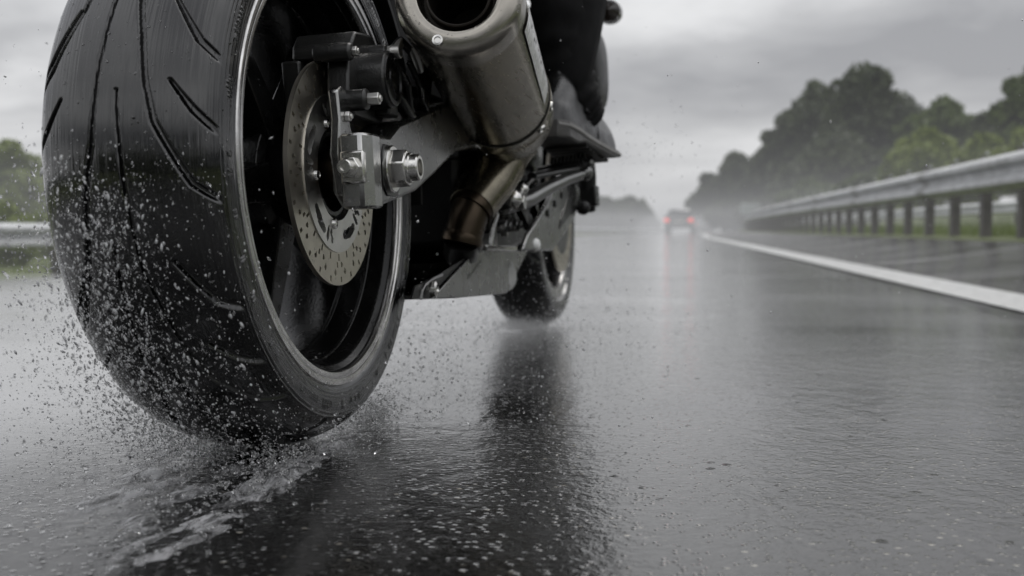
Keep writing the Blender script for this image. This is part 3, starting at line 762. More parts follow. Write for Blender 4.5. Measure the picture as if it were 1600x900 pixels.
# diagonal side plate
mb = MB()
mb.prism([(.46, .192), (.60, .188), (.70, .186), (.84, .217), (.95, .245), (1.02, .300), (.93, .320), (.80, .318), (.66, .262), (.50, .214)], -.186, -.178)
plate = mb.build('side_bracket', M['alloy'], bike, bevel=.003)
MB().prism([(.76, .222), (.90, .252), (.93, .282), (.86, .276), (.78, .238)], -.188, -.1855).build('bracket_slot', M['black_plastic'], plate)
mb = MB(); mb.ball((.555, -.181, .198), (.02, .012, .012)); mb.build('bracket_foot', M['badge'], plate)
for i in range(3):
    mb = MB(); mb.cyl((.66 + .07 * i, -.186, .248 + .017 * i), (.66 + .07 * i, -.189, .248 + .017 * i), .006, 14); mb.build('bracket_bolt', M['ink'], plate)
# foot peg and brake pedal
mb = MB(); mb.tube([(.70, -.165, .318), (.705, -.20, .322), (.712, -.248, .327)], [.009, .0105, .010], 18)
for i in range(9): mb.cyl((.7105, -.188 - i * .0065, .3285 + i * .0006), (.7105, -.191 - i * .0065, .3285 + i * .0006), .0135, 14)
peg = mb.build('foot_peg', M['cast'], bike)
mb = MB(); mb.tube([(.60, -.175, .306), (.68, -.215, .318), (.735, -.247, .325)], [(.006, .010), (.006, .011), (.005, .010)], 14)
mb.ball((.738, -.249, .332), (.006, .006, .010)); mb.build('peg_plate', M['alloy'], peg)
mb = MB(); mb.tube([(.50, -.150, .256), (.535, -.160, .262), (.57, -.172, .268), (.62, -.192, .285), (.665, -.215, .300), (.712, -.240, .312)], [.011, .012, .0125, .0115, .010, .0085], 20)
mb.ball((.718, -.244, .314), (.012, .012, .014))
ped = mb.build('brake_pedal', M['alloy'], bike)
mb = MB(); mb.hexa((.515, -.165, .262), (.515, -.180, .262), .012); mb.ball((.50, -.165, .268), .014); mb.build('pedal_pivot', M['bright_steel'], ped, bevel=.001)
mb = MB(); mb.box((.50, -.15, .285), (.05, .02, .06), Matrix.Rotation(.4, 3, 'Y')); mb.tube([(.47, -.148, .31), (.52, -.155, .30), (.58, -.160, .305)], .007, 12); mb.build('heel_plate', M['cast'], bike, bevel=.003)
# radiator side panel, hose cluster ahead of the boot, front indicator
mb = MB()
def pod(mb, c, h, nu=28, nv=18, e=.55):
    vs = []; fs = []
    sg = lambda v, p: math.copysign(abs(v) ** p, v)
    for i in range(nv + 1):
        a = -PI / 2 + PI * i / nv
        for j in range(nu):
            b = 2 * PI * j / nu
            vs.append((c[0] + h[0] * sg(math.cos(a), e) * sg(math.cos(b), e), c[1] + h[1] * sg(math.cos(a), e) * sg(math.sin(b), e), c[2] + h[2] * sg(math.sin(a), e)))
    for i in range(nv):
        for j in range(nu):
            j2 = (j + 1) % nu; fs.append((i * nu + j, i * nu + j2, (i + 1) * nu + j2, (i + 1) * nu + j))
    mb.add(vs, fs)
pod(mb, (1.13, -.212, .545), (.09, .021, .082), e=.75)
rp = mb.build('radiator_panel', M['black_plastic'], bike, sharp=0)
MB().tube([(1.05, -.192, .625), (1.04, -.190, .55), (1.045, -.194, .49), (1.07, -.203, .466), (1.11, -.212, .460)], [.003, .0035, .004, .0035, .003], 12).build('panel_edge', M['alloy'], rp)
mb = MB(); mb.tube([(.98, -.205, .40), (.985, -.206, .32), (1.0, -.205, .255)], [.016, .018, .013], 14); mb.box((1.0, -.208, .285), (.05, .03, .04)); mb.ball((.96, -.200, .262), .014)
mb.build('coolant_hose', M['black_plastic'], bike, bevel=.003)
mb = MB(); mb.tube([(1.30, -.12, .715), (1.30, -.165, .705), (1.30, -.185, .70)], .007, 12); st = mb.build('front_indicator', M['black_plastic'], bike)
mb = MB(); mb.tube([(1.335, -.224, .694), (1.325, -.224, .694), (1.30, -.224, .694), (1.28, -.224, .694), (1.270, -.224, .694)], [(.012, .014), (.023, .026), (.026, .029), (.023, .026), (.004, .004)], 24); mb.build('indicator_lens', M['glass_dark'], st)
# forks
mb = MB()
for sgn in (-1, 1):
    mb.tube([(WB + .005, sgn * .098, R - .01), (WB - .03, sgn * .098, R + .12), (WB - .07, sgn * .098, R + .26)], .027, 24)
    mb.tube([(WB - .07, sgn * .098, R + .26), (WB - .19, sgn * .098, R + .68)], .021, 24)
    mb.box((WB - .08, sgn * .098, R + .08), (.07, .035, .10), Matrix.Rotation(.25, 3, 'Y'))
mb.box((WB - .165, 0, R + .56), (.06, .25, .035), Matrix.Rotation(.25, 3, 'Y'))
mb.build('front_fork', M['cast'], bike, bevel=.003)
mb = MB(); mb.lathe([(-.068, .292), (0, .302), (.068, .292), (.068, .296), (0, .306), (-.068, .296)], (WB, 0, R), n=40, a0=rad(-150), a1=rad(-20), closed_prof=True); mb.build('front_mudguard', M['black_paint'], bike)
# upper works
mb = MB(); mb.tube([(.48, 0, .84), (.58, 0, .90), (.75, 0, .935), (.92, 0, .93), (1.04, 0, .88)], [(.05, .10), (.10, .15), (.12, .17), (.11, .15), (.06, .10)], 28); mb.build('fuel_tank', M['black_paint'], bike)
mb = MB(); mb.tube([(-.22, 0, .90), (-.10, 0, .885), (.08, 0, .84), (.30, 0, .80), (.50, 0, .815)], [(.02, .06), (.035, .11), (.045, .13), (.045, .13), (.035, .10)], 24); mb.build('seat', M['textile'], bike)
mb = MB(); mb.tube([(-.26, 0, .86), (-.1, 0, .825), (.15, 0, .765), (.45, 0, .72)], [(.02, .05), (.045, .09), (.05, .10), (.05, .10)], 24)
for sgn in (-1, 1): mb.tube([(-.05, sgn * .09, .80), (.3, sgn * .11, .68), (.5, sgn * .12, .56)], .014, 12); mb.tube([(.45, sgn * .13, .45), (.7, sgn * .17, .72), (1.1, sgn * .10, .86)], [(.045, .02)] * 3, 14)
mb.build('frame', M['black_plastic'], bike)
mb = MB(); mb.tube([(1.02, 0, .98), (1.25, 0, .97), (1.40, 0, .86), (1.45, 0, .78)], [(.10, .19), (.13, .19), (.10, .14), (.03, .06)], 28); mb.build('front_fairing', M['black_paint'], bike)
mb = MB(); mb.tube([(1.02, -.36, .95), (1.10, -.22, .99), (1.14, 0, 1.0), (1.10, .22, .99), (1.02, .36, .95)], .013, 14); mb.build('handlebar', M['cast'], bike)
mb = MB(); mb.ball((-.265, 0, .865), (.02, .06, .025)); mb.build('tail_light', M['glass_dark'], bike)
mb = MB(); mb.prism([(.30, .80), (.28, .72), (.24, .62), (.25, .615), (.30, .70), (.33, .79)], -.145, -.135); mb.tube([(.27, -.140, .70), (.20, -.165, .58), (.17, -.172, .535)], .010, 12); mb.build('silencer_hanger', M['black_plastic'], bike)

# ------------------------------------------------------------------ rider
rider = empty('person'); rider.matrix_world = BIKE
tag(rider, 'rider in black riding trousers and black leather boots astride the motorcycle', 'person')
def skin_body():
    J = {'pelvis': (.34, 0, .905), 'waist': (.40, 0, 1.03), 'chest': (.55, 0, 1.22), 'neck': (.66, 0, 1.36), 'head': (.70, 0, 1.44)}
    Rr = {'pelvis': (.15, .12), 'waist': (.15, .115), 'chest': (.165, .125), 'neck': (.06, .06), 'head': (.08, .09)}
    E = [('pelvis', 'waist'), ('waist', 'chest'), ('chest', 'neck'), ('neck', 'head')]
    for s, k in ((-1, 'r'), (1, 'l')):
        J.update({'hip' + k: (.36, s * .10, .87), 'knee' + k: (.80, s * .235, .79), 'shin' + k: (.735, s * .236, .60), 'ankle' + k: (.655, s * .220, .425),
                  'sh' + k: (.60, s * .19, 1.27), 'elb' + k: (.80, s * .33, 1.08), 'wr' + k: (1.0, s * .30, .985)})
        Rr.update({'hip' + k: (.10, .10), 'knee' + k: (.066, .066), 'shin' + k: (.058, .058), 'ankle' + k: (.040, .040), 'sh' + k: (.075, .075), 'elb' + k: (.052, .052), 'wr' + k: (.034, .034)})
        E += [('pelvis', 'hip' + k), ('hip' + k, 'knee' + k), ('knee' + k, 'shin' + k), ('shin' + k, 'ankle' + k), ('chest', 'sh' + k), ('sh' + k, 'elb' + k), ('elb' + k, 'wr' + k)]
    names = list(J); me = bpy.data.meshes.new('body')
    me.from_pydata([J[n] for n in names], [(names.index(a), names.index(b)) for a, b in E], [])
    ob = bpy.data.objects.new('body', me); COL.objects.link(ob); ob.parent = rider
    md = ob.modifiers.new('skin', 'SKIN'); md.use_smooth_shade = True
    sk = me.skin_vertices[0].data if me.skin_vertices else None
    if sk is None:
        bpy.context.view_layer.objects.active = ob
        bpy.ops.mesh.customdata_skin_add(); sk = me.skin_vertices[0].data
    for n, s in zip(names, sk): s.radius = Rr[n]; s.use_root = (n == 'pelvis')
    sd = ob.modifiers.new('sub', 'SUBSURF'); sd.levels = 2; sd.render_levels = 2
    me.materials.append(M['textile'])
    return ob
body = skin_body()

def wrinkle(ob, amp, scale, seed):
    tx = bpy.data.textures.new('cloth folds %d' % seed, 'CLOUDS'); tx.noise_scale = scale; tx.noise_depth = 2
    md = ob.modifiers.new('folds', 'DISPLACE'); md.texture = tx; md.strength = amp; md.mid_level = .5; md.texture_coords = 'LOCAL'

def leg_clothes(s):
    # trouser leg: hem hangs over the boot
    pts = [(.362, s * .11, .875), (.50, s * .155, .865), (.66, s * .205, .83), (.775, s * .236, .785), (.785, s * .236, .73), (.742, s * .222, .64), (.704, s * .213, .56), (.692, s * .216, .495), (.698, s * .225, .450), (.712, s * .231, .424), (.728, s * .236, .402)]
    rr = [(.11, .105), (.10, .10), (.085, .09), (.076, .082), (.074, .078), (.066, .062), (.056, .050), (.053, .046), (.054, .046), (.052, .044), (.046, .042)]
    # resample
    P_ = []; Q_ = []
    def cat(A, i, t_):
        g_ = lambda q: A[min(max(q, 0), len(A) - 1)]
        return tuple(.5 * (2 * b + (c - a) * t_ + (2 * a - 5 * b + 4 * c - d) * t_ ** 2 + (3 * b - a - 3 * c + d) * t_ ** 3) for a, b, c, d in zip(g_(i - 1), g_(i), g_(i + 1), g_(i + 2)))
    for i in range(len(pts) - 1):
        for q in range(9): P_.append(cat(pts, i, q / 9)); Q_.append(cat(rr, i, q / 9))
    P_.append(pts[-1]); Q_.append(rr[-1])
    fr = random.Random(9 + int(s))      # cross folds, tighter towards the hem
    for i in range(len(Q_)):
        u = i / len(Q_); k_ = 1 + (.03 + .05 * max(0, u - .45)) * math.sin(i * (.55 + .5 * u) + fr.uniform(-.3, .3)); Q_[i] = (Q_[i][0] * k_, Q_[i][1] * k_)
    mb = MB(); mb.tube(P_, Q_, 40, cap=False, ref=(1, 0, .15))
    tr = mb.build('trousers', M['textile'], rider, sharp=0); wrinkle(tr, .009, .040, 1); md = tr.modifiers.new('thick', 'SOLIDIFY'); md.thickness = .003
    # boot: stations heel -> toe, D-shaped sections with a flat sole
    dirv = Vector((.966, s * .165, -.175)).normalized()
    side = Vector((0, 0, 1)).cross(dirv).normalized(); upv = dirv.cross(side)
    heel = Vector((.575, s * .203, .386))
    st = [(0., .020, .030), (.018, .033, .060), (.05, .037, .105), (.085, .037, .112), (.12, .039, .104), (.16, .043, .090), (.20, .047, .078), (.232, .047, .071), (.254, .041, .062), (.267, .034, .056), (.276, .025, .045), (.281, .012, .026)]
    spring = lambda d: .016 * max(0, (d - .19) / .085) ** 2
    n = 26; vs = []; fs = []
    for (d, w, h) in st:
        for j in range(n):
            a = 2 * PI * j / n; c, sn = math.cos(a), math.sin(a)
            x_ = w * math.copysign(abs(c) ** .75, c); z_ = h * (sn ** .85 if sn > 0 else 0) + (.0 if sn > 0 else -.004)
            if sn > 0: x_ *= (1 - .25 * sn)
            p = heel + dirv * d + side * x_ + upv * (z_ + spring(d))
            vs.append(p)
    for i in range(len(st) - 1):
        for j in range(n): fs.append((i * n + j, i * n + (j + 1) % n, (i + 1) * n + (j + 1) % n, (i + 1) * n + j))
    fs += [tuple(range(n - 1, -1, -1)), tuple((len(st) - 1) * n + j for j in range(n))]
    mb = MB(); mb.add(vs, fs)
    sh = [heel + dirv * .055 + upv * .085, Vector((.655, s * .217, .440)), Vector((.678, s * .215, .468)), Vector((.688, s * .215, .492))]
    mb.tube(sh, [(.050, .041), (.042, .038), (.036, .032), (.026, .024)], 28, ref=(1, 0, 0))
    bt = mb.build('boot', M['leather'], rider, sharp=50)
    sd = bt.modifiers.new('sub', 'SUBSURF'); sd.levels = 1; sd.render_levels = 2
    wrinkle(bt, .006, .03, 2)
    # sole: welt and tread block
    vs = []; fs = []; 
    for (off, k, lift) in ((.004, 1.10, 0), (-.010, 1.12, 0), (-.013, 1.05, 0)):
        for (d, w, h) in st:
            drop = -.010 if d < .085 else 0.
            for sg in (1, -1): vs.append(heel + dirv * (d + (.004 if d > .27 else 0)) + side * (sg * w * k) + upv * (off * (1 if d < .2 else max(.25, 1 - (d - .2) / .09)) + (drop if off < 0 else 0) + spring(d)))
    L = len(st) * 2
    for q in range(2):
        for i in range(len(st) - 1):
            for e in (0, 1): fs.append((q * L + i * 2 + e, q * L + i * 2 + 2 + e, (q + 1) * L + i * 2 + 2 + e, (q + 1) * L + i * 2 + e))
        fs.append((q * L, q * L + 1, (q + 1) * L + 1, (q + 1) * L)); e = L - 2; fs.append((q * L + e, q * L + e + 1, (q + 1) * L + e + 1, (q + 1) * L + e))
    for i in range(len(st) - 1): fs.append((2 * L + i * 2, 2 * L + i * 2 + 1, 2 * L + i * 2 + 3, 2 * L + i * 2 + 2)); fs.append((i * 2, i * 2 + 1, i * 2 + 3, i * 2 + 2))
    sl = MB().add(vs, fs).build('boot_sole', M['sole'], bt, bevel=.002, sharp=30)
    mb = MB()
    for sg in (1, -1): mb.tube([heel + dirv * (d + .002) + side * (sg * w * 1.09) + upv * (-.003 + spring(d)) for d, w, h in st], [(.0042, .0035)] * len(st), 8)
    mb.build('boot_welt', M['welt'], bt)
    mb = MB()
    for q in range(7):
        d = .100 + q * .018; w = .036
        mb.add([heel + dirv * d_ + side * sd_ + upv * (u_ + spring(d_)) for u_ in (-.0165, -.011) for d_, sd_ in ((d, -w), (d + .010, -w), (d + .010, w), (d, w))], [(0, 1, 2, 3), (7, 6, 5, 4), (0, 4, 5, 1), (1, 5, 6, 2), (2, 6, 7, 3), (3, 7, 4, 0)])
    mb.build('sole_tread', M['sole'], sl)
    # stitched toe seam
    for d in (.243, .250):
        mb = MB(); mb.tube([heel + dirv * (d - .012 * abs(math.sin(b))) + side * (.044 * math.cos(b) * .86) + upv * (.066 * max(0, math.sin(b)) ** .85 + .002) for b in [PI * q / 14 for q in range(15)]], .0014, 6, cap=True); mb.build('boot_seam', M['leather'], bt)
    for d, ww, hh in ((.128, .0385, .101), (.150, .042, .0935)):
        mb = MB(); mb.tube([heel + dirv * d + side * (ww * math.cos(b) * (1 - .25 * max(0, math.sin(b)))) + upv * (hh * max(0, math.sin(b)) ** .85 + .001) for b in [PI * q / 18 for q in range(19)]], .0016, 6, cap=True); mb.build('boot_seam', M['leather'], bt)
    mb = MB(); mb.tube([heel + dirv * (.100 + .012 * math.sin(b)) + side * (.0385 * math.cos(b) * (1 - .2 * max(0, math.sin(b)))) + upv * (.040 + .066 * max(0, math.sin(b)) ** .85) for b in [PI * q / 18 for q in range(19)]], [(.009, .0022)] * 19, 10, ref=tuple(dirv))
    mb.build('boot_strap', M['leather'], bt)
leg_clothes(-1); leg_clothes(1)
mb = MB(); mb.ball((.735, 0, 1.475), (.15, .125, .145), 32, 20); mb.build('helmet', M['black_paint'], rider)
for s in (-1, 1):   # gloved hands round the bar: palm, four fingers, thumb
    mb = MB(); mb.tube([(.985, s * .302, .995), (1.02, s * .31, .982), (1.05, s * .305, .972)], [(.028, .034), (.020, .042), (.014, .042)], 16)
    for q in range(4):
        yq = s * (.272 + q * .022) ; xq = 1.062 - (abs(yq) - .22) * .28
        mb.tube([(xq - .015, yq, .985 - q * .002), (xq + .012, yq, .982), (xq + .022, yq, .962), (xq + .010, yq, .942), (xq - .008, yq, .943)], [.0105, .0100, .0095, .0090, .0075], 10)
    mb.tube([(1.005, s * .275, .975), (1.022, s * .258, .958), (1.040, s * .250, .950), (1.055, s * .252, .955)], [.013, .012, .0105, .008], 10)
    mb.build('glove', M['leather'], rider)

# ------------------------------------------------------------------ water beads clinging to the motorcycle
CL = np.array((-1.081, -.509, .207))
def beads(ob, n, lo=.0005, hi=.0017):
    me = ob.data; g = np.random.default_rng(abs(hash(ob.name)) % 1000 if False else len(me.vertices))
    nf = len(me.polygons); ar = np.zeros(nf); ce = np.zeros(nf * 3); no = np.zeros(nf * 3)
    me.polygons.foreach_get('area', ar); me.polygons.foreach_get('center', ce); me.polygons.foreach_get('normal', no)
    ce = ce.reshape(-1, 3); no = no.reshape(-1, 3)
    wgt = ar * (np.einsum('ij,ij->i', no, CL - ce) > 0)
    if wgt.sum() <= 0: return
    idx = g.choice(nf, n, p=wgt / wgt.sum())
    P_ = []; N_ = []
    for i in idx:
        vs = [me.vertices[k].co for k in me.polygons[i].vertices]
        wv = g.dirichlet([1.] * len(vs)); P_.append(sum((v * w_ for v, w_ in zip(vs, wv)), Vector())); N_.append(no[i])
    P_ = np.array(P_); N_ = np.array(N_)
    bv, bf = unit_ball('ico1')
    r = np.clip(.0007 * np.exp(g.normal(0, .55, n)), lo, hi)
    a2 = np.cross(N_, g.normal(size=(n, 3))); a2 /= np.linalg.norm(a2, axis=1)[:, None] + 1e-9; a3 = np.cross(N_, a2)
    L = bv[None] * r[:, None, None]
    W = P_[:, None] + L[:, :, :1] * .55 * N_[:, None] + L[:, :, 1:2] * a2[:, None] + L[:, :, 2:3] * a3[:, None] * g.uniform(1, 1.5, n)[:, None, None]
    o = np_mesh('water_beads', W.reshape(-1, 3), (bf[None] + (np.arange(n) * len(bv))[:, None, None]).reshape(-1, 3), M['drop'], ob)
    o['kind'] = 'stuff'
def unit_ball(kind):
    import bmesh
    if kind == 'octa':
        v = np.array([(1, 0, 0), (-1, 0, 0), (0, 1, 0), (0, -1, 0), (0, 0, 1), (0, 0, -1)], float)
        return v, np.array([(0, 2, 4), (2, 1, 4), (1, 3, 4), (3, 0, 4), (2, 0, 5), (1, 2, 5), (3, 1, 5), (0, 3, 5)])
    bm = bmesh.new(); bmesh.ops.create_icosphere(bm, subdivisions=1 if kind == 'ico1' else 2, radius=1)
    v = np.array([x.co[:] for x in bm.verts]); bm.verts.ensure_lookup_table(); f = np.array([[q.index for q in x.verts] for x in bm.faces]); bm.free()
    return v, f
beads(can, 60, .0012, .0026)
for ob_, n_ in ((can, 240), (cap, 60), (swing, 130), (blk, 22), (cal, 60), (pan, 70), (disc, 60), (car_, 30), (tq, 14), (nut, 6), (pipe, 30), (rear, 160)): beads(ob_, n_)
beads(bpy.data.objects['tyre'], 900)

# ------------------------------------------------------------------ road frame
RY = rad(8.18)
rd = Vector((math.sin(RY), math.cos(RY), 0)); rl = Vector((math.cos(RY), -math.sin(RY), 0))
def curve(s):
    if s < 25: return 0.
    if s < 60: return .001 * (s - 25) ** 2
    return .001 * 35 ** 2 + .07 * (s - 60)
def sm(a, b, x):
    x = min(1, max(0, (x - a) / (b - a))); return x * x * (3 - 2 * x)
def zprof(t):
    z = .17 * sm(1.3, 3.0, t) + .45 * sm(6.2, 10.0, t) + 1.6 * sm(9, 22, t)
    z += -.46 * sm(-2.6, -7.4, t) if t < -2.6 else 0
    z += 0.9 * sm(-10, -30, t) if t < -10 else 0
    return z
def rp_(s, t, z=0.):
    p = rd * s + rl * (t + curve(s)); return Vector((p.x, p.y, zprof(t) + z))
S_LIST = [-40, -20, -10, -5, -2] + [i * .5 for i in range(-3, 20)] + [10 + i for i in range(0, 51)] + [62, 65, 70, 75, 80, 90, 100, 120, 140, 170, 200, 250, 300, 400, 600, 900]
S_LIST = sorted(set(S_LIST))
def strip(name, ts, mat, dz=0., s_list=S_LIST):
    vs = []; fs = []
    for s in s_list:
        for t_ in ts: vs.append(rp_(s, t_, dz))
    k = len(ts)
    for i in range(len(s_list) - 1):
        for j in range(k - 1): fs.append((i * k + j, i * k + j + 1, (i + 1) * k + j + 1, (i + 1) * k + j))
    ob = MB().add(vs, fs).build(name, mat, None, sharp=0); tag(ob, kind='structure'); return ob
strip('ground', [-500, -200, -100, -60, -40] + [-30 + i for i in range(22)] + [-8 + .25 * i for i in range(64)] + [8.5 + .5 * i for i in range(28)] + [30, 40, 60, 100, 200, 500], M['ground'], -.012)
strip('road', [-6.4 + .15 * i for i in range(51)] + [1.225], M['road'], 0.)
strip('hard_shoulder', [1.225 + .1 * i for i in range(14)], M['shoulder'], 0.)
strip('lane_line', [.97, 1.1, 1.225], M['line'], .004)
strip('edge_line', [-6.05, -5.95, -5.85], M['line'], .004)

# ------------------------------------------------------------------ guardrails
def wbeam(t_, ztop, s0, s1, step, depth=.09, hgt=.31, side=-1):
    prof = [(0, .310), (.012, .304), (.075, .262), (.075, .222), (.016, .172), (.016, .138), (.075, .088), (.075, .048), (.012, .006), (0, 0)]
    vs = []; fs = []; ss = []
    s = s0
    while s <= s1: ss.append(s); s += step if s < 60 else step * 3
    for s in ss:
        b = rp_(s, t_)
        for sgn in (0, 1):
            for d, z in (prof if sgn == 0 else reversed(prof)):
                off = side * (d * depth / .075) + (0 if sgn == 0 else -side * .004)
                vs.append((b.x + rl.x * off, b.y + rl.y * off, b.z + ztop - hgt + z * hgt / .31))
    k = 2 * len(prof)
    for i in range(len(ss) - 1):
        for j in range(k):
            j2 = (j + 1) % k; fs.append((i * k + j, i * k + j2, (i + 1) * k + j2, (i + 1) * k + j))
    return MB().add(vs, fs)
def guardrail(name, label, t_, ztop, s0, s1, pitch, mat, side, hgt=.31, nmax=90, bolts=True):
    root = empty(name, rp_(s0 if s0 > 0 else 6, t_)); tag(root, label, 'guardrail', 'guardrails along the road')
    inv = Matrix.Translation(-root.location)
    def put(ob): ob.parent = root; ob.matrix_parent_inverse = inv
    put(wbeam(t_, ztop, s0, s1, 1.0, side=side, hgt=hgt).build('rail', mat, None, sharp=25))
    js = s0 + 2.2
    while bolts and js < 62:
        put(wbeam(t_ + side * .003, ztop + .003, js, js + .33, .11, side=side, hgt=hgt + .006, depth=.095).build('rail_joint', M['galv_dirty'], None, sharp=25)); js += 4.4
    proto = None; s = s0 + .45; n = 0
    while s < s1 and n < nmax:
        b = rp_(s, t_ - side * .09)
        if proto is None:
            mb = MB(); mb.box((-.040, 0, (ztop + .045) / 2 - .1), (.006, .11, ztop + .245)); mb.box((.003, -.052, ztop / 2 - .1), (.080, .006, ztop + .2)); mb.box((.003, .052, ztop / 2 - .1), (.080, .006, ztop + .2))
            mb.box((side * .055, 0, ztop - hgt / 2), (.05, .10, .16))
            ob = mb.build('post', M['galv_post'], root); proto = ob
        else:
            ob = proto.copy(); COL.objects.link(ob); ob.parent = root
        ob.location = b - root.location; ob.rotation_euler = (0, 0, -RY)
        if bolts and n < 40:
            p = rp_(s, t_ - side * .03, ztop + .006) - root.location
            bb = MB().ball((0, 0, .012), (.020, .020, .016), 10, 6).build('post_cap', mat, ob) if n == 0 else None
            if n == 0: guardrail.cap = bb
            else:
                bb = guardrail.cap.copy(); COL.objects.link(bb); bb.parent = ob
            bb.location = (0, 0, ztop + .045)
        s += pitch; n += 1
    return root
guardrail('guardrail', 'galvanised W-beam guardrail on close-set posts along the right shoulder', 2.85, .705, -3., 190., 1.1, M['galv'], -1)
guardrail('guardrail', 'second pale guardrail seen through the posts of the right-hand one', 5.5, .52, 2., 110., 2.0, M['white_steel'], -1, hgt=.22, bolts=False, nmax=50)
guardrail('guardrail', 'grey guardrail beyond the left lane, half hidden in spray beside the rear tyre', -7.4, .76, -4., 170., 2.0, M['galv'], 1, bolts=False, nmax=80)

# ------------------------------------------------------------------ vegetation
def leaf_cloud(centres, sizes, n_per, leaf, seed, squash=.85):
    g = np.random.default_rng(seed)
    Vs = []
    for (c, r) in zip(centres, sizes):
        n = int(n_per * (r / np.mean(sizes)) ** 2)
        d = g.normal(size=(n, 3)); d /= np.linalg.norm(d, axis=1)[:, None]
        rad_ = r * (.55 + .5 * g.random(n) ** .6)
        p = np.array(c) + d * rad_[:, None] * np.array([1, 1, squash])
        u = g.normal(size=(n, 3)); u /= np.linalg.norm(u, axis=1)[:, None]
        w = np.cross(u, g.normal(size=(n, 3))); w /= np.linalg.norm(w, axis=1)[:, None]
        s = leaf * g.uniform(.6, 1.4, n)[:, None]
        Vs.append(np.stack([p - u * s, p + w * s * .55, p + u * s, p - w * s * .55], 1).reshape(-1, 3))
    V = np.concatenate(Vs); Fc = np.arange(len(V)).reshape(-1, 4)
    return V, Fc
def tree(label, X, Y, z0, h, w, mat, seed, cat='tree', name='broadleaf_tree', leaf=.20, dens=150, nc=46, low=.12, group=None, trunk=True):
    g = np.random.default_rng(seed)
    root = empty(name, (X, Y, z0)); tag(root, label, cat, group)
    mb = MB(); r0 = max(.05, h * .022)
    lean = g.normal(size=2) * .02 * h
    pts = [(lean[0] * q * q, lean[1] * q * q, h * .72 * q - .2 * (q == 0)) for q in (0, .25, .5, .75, 1.)]
    mb.tube(pts, [r0 * 1.3, r0, r0 * .8, r0 * .5, r0 * .2], 12, ref=(1, 0, 0))
    for q in range(7):
        a = g.uniform(0, 2 * PI); zb = h * g.uniform(.2, .6); L = w * g.uniform(.22, .4)
        mb.tube([(lean[0] * .3, lean[1] * .3, zb), (math.cos(a) * L * .5, math.sin(a) * L * .5, zb + h * .08), (math.cos(a) * L, math.sin(a) * L, zb + h * .2)], [r0 * .45, r0 * .3, r0 * .1], 8, ref=(0, 0, 1))
    mb.build('trunk', M['bark'], root)
    cs = []; rs = []
    while len(cs) < nc:
        p = g.uniform(-1, 1, 3)
        rr = np.linalg.norm(p)
        if rr > 1: continue
        zz = low + (1 - low) * (p[2] * .5 + .5)
        ww = math.sin(min(1, max(0.05, 1.12 - zz)) * PI * .62) ** .7
        cs.append((p[0] * w / 2 * ww * .9, p[1] * w / 2 * ww * .9, h * zz * .95)); rs.append(w * g.uniform(.07, .19))
    V, Fc = leaf_cloud(cs, rs, dens, leaf, seed + 1)
    np_mesh('crown', V, Fc, mat, root, smooth=False)
    return root
def pix(px, Y): return (px - 800) / 1690 * Y
def ztop(py, Y): return H + (358 - py) / 1690 * Y
def rt(label, px, py, Y, wpx, mat, seed, z0=1.2, **kw):
    w = wpx / 1690 * Y; h = ztop(py, Y) - z0
    kw.setdefault('group', 'bushes beside the road' if kw.get('cat') == 'bush' else 'trees in the row on the right' if px > 1050 else 'trees beyond the left side of the road')
    kw.setdefault('leaf', .0035 * Y); kw.setdefault('name', 'broadleaf_tree')
    return tree(label, pix(px, Y), Y, z0, h, w, mat, seed, **kw)
rt('tallest dark broadleaf tree with a broad rounded top, mid right tree row', 1352, 106, 74, 185, M['leaf_dark'], 21, nc=100, dens=190)
rt('dark tree with a lower shoulder just left of the tallest one', 1270, 136, 80, 150, M['leaf_dark'], 22, nc=85)
rt('narrow dark tree with a peaked top at the left flank of the tall group', 1226, 172, 84, 100, M['leaf_dark'], 23, nc=60)
rt('low dark tree filling the foot of the tall group behind the rail', 1300, 225, 68, 190, M['leaf_dark'], 24, nc=70, dens=170)
rt('hazy grey green tree at the far left end of the right tree row', 1112, 268, 118, 60, M['leaf_dark'], 25)
rt('hazy tree with a domed crown, second from the far end of the right row', 1152, 236, 108, 80, M['leaf_dark'], 26, nc=55)
rt('hazy tree bridging the far trees and the tall group', 1196, 232, 96, 80, M['leaf_dark'], 27, nc=55)
rt('round topped mid green tree right of the tall group', 1478, 148, 66, 130, M['leaf_mid'], 28, nc=60)
rt('lower mid green tree between the tall group and the round topped tree', 1432, 160, 70, 120, M['leaf_mid'], 29, nc=60)
rt('tall green tree cut by the right edge of the photo', 1606, 92, 46, 130, M['leaf_mid'], 30, nc=70, dens=190)
rt('dark filler tree low behind the round topped tree', 1545, 176, 56, 120, M['leaf_dark'], 31, nc=60)
rt('tiny hazy tree where the right row meets the horizon', 1092, 304, 150, 40, M['leaf_dark'], 33)
def bush(label, px, py, Y, wpx, mat, seed, zoff=0., **kw):
    return rt(label, px, py, Y, wpx, mat, seed, z0=zoff, cat='bush', name='bush', low=.02, **kw)
bush('rounded yellow green bush rising behind the rail below the tall trees', 1440, 206, 29, 130, M['leaf_bright'], 41, .7, nc=60, dens=170)
bush('yellow green bush beside the rounded one, towards the right edge', 1528, 214, 24, 120, M['leaf_bright'], 42, .7, nc=60, dens=170)
bush('bright green bush at the right edge just above the rail', 1610, 196, 21, 120, M['leaf_bright'], 43, .7, nc=60, dens=170)
bush('small dull green bush left of the yellow green bushes', 1360, 262, 34, 90, M['leaf_mid'], 44, .7, nc=50)
bush('dull green shrub low behind the distant part of the rail', 1270, 292, 52, 110, M['leaf_mid'], 45, .8, nc=50)
bush('hazy shrub at the far end of the rail', 1205, 312, 74, 80, M['leaf_dark'], 46, .8)
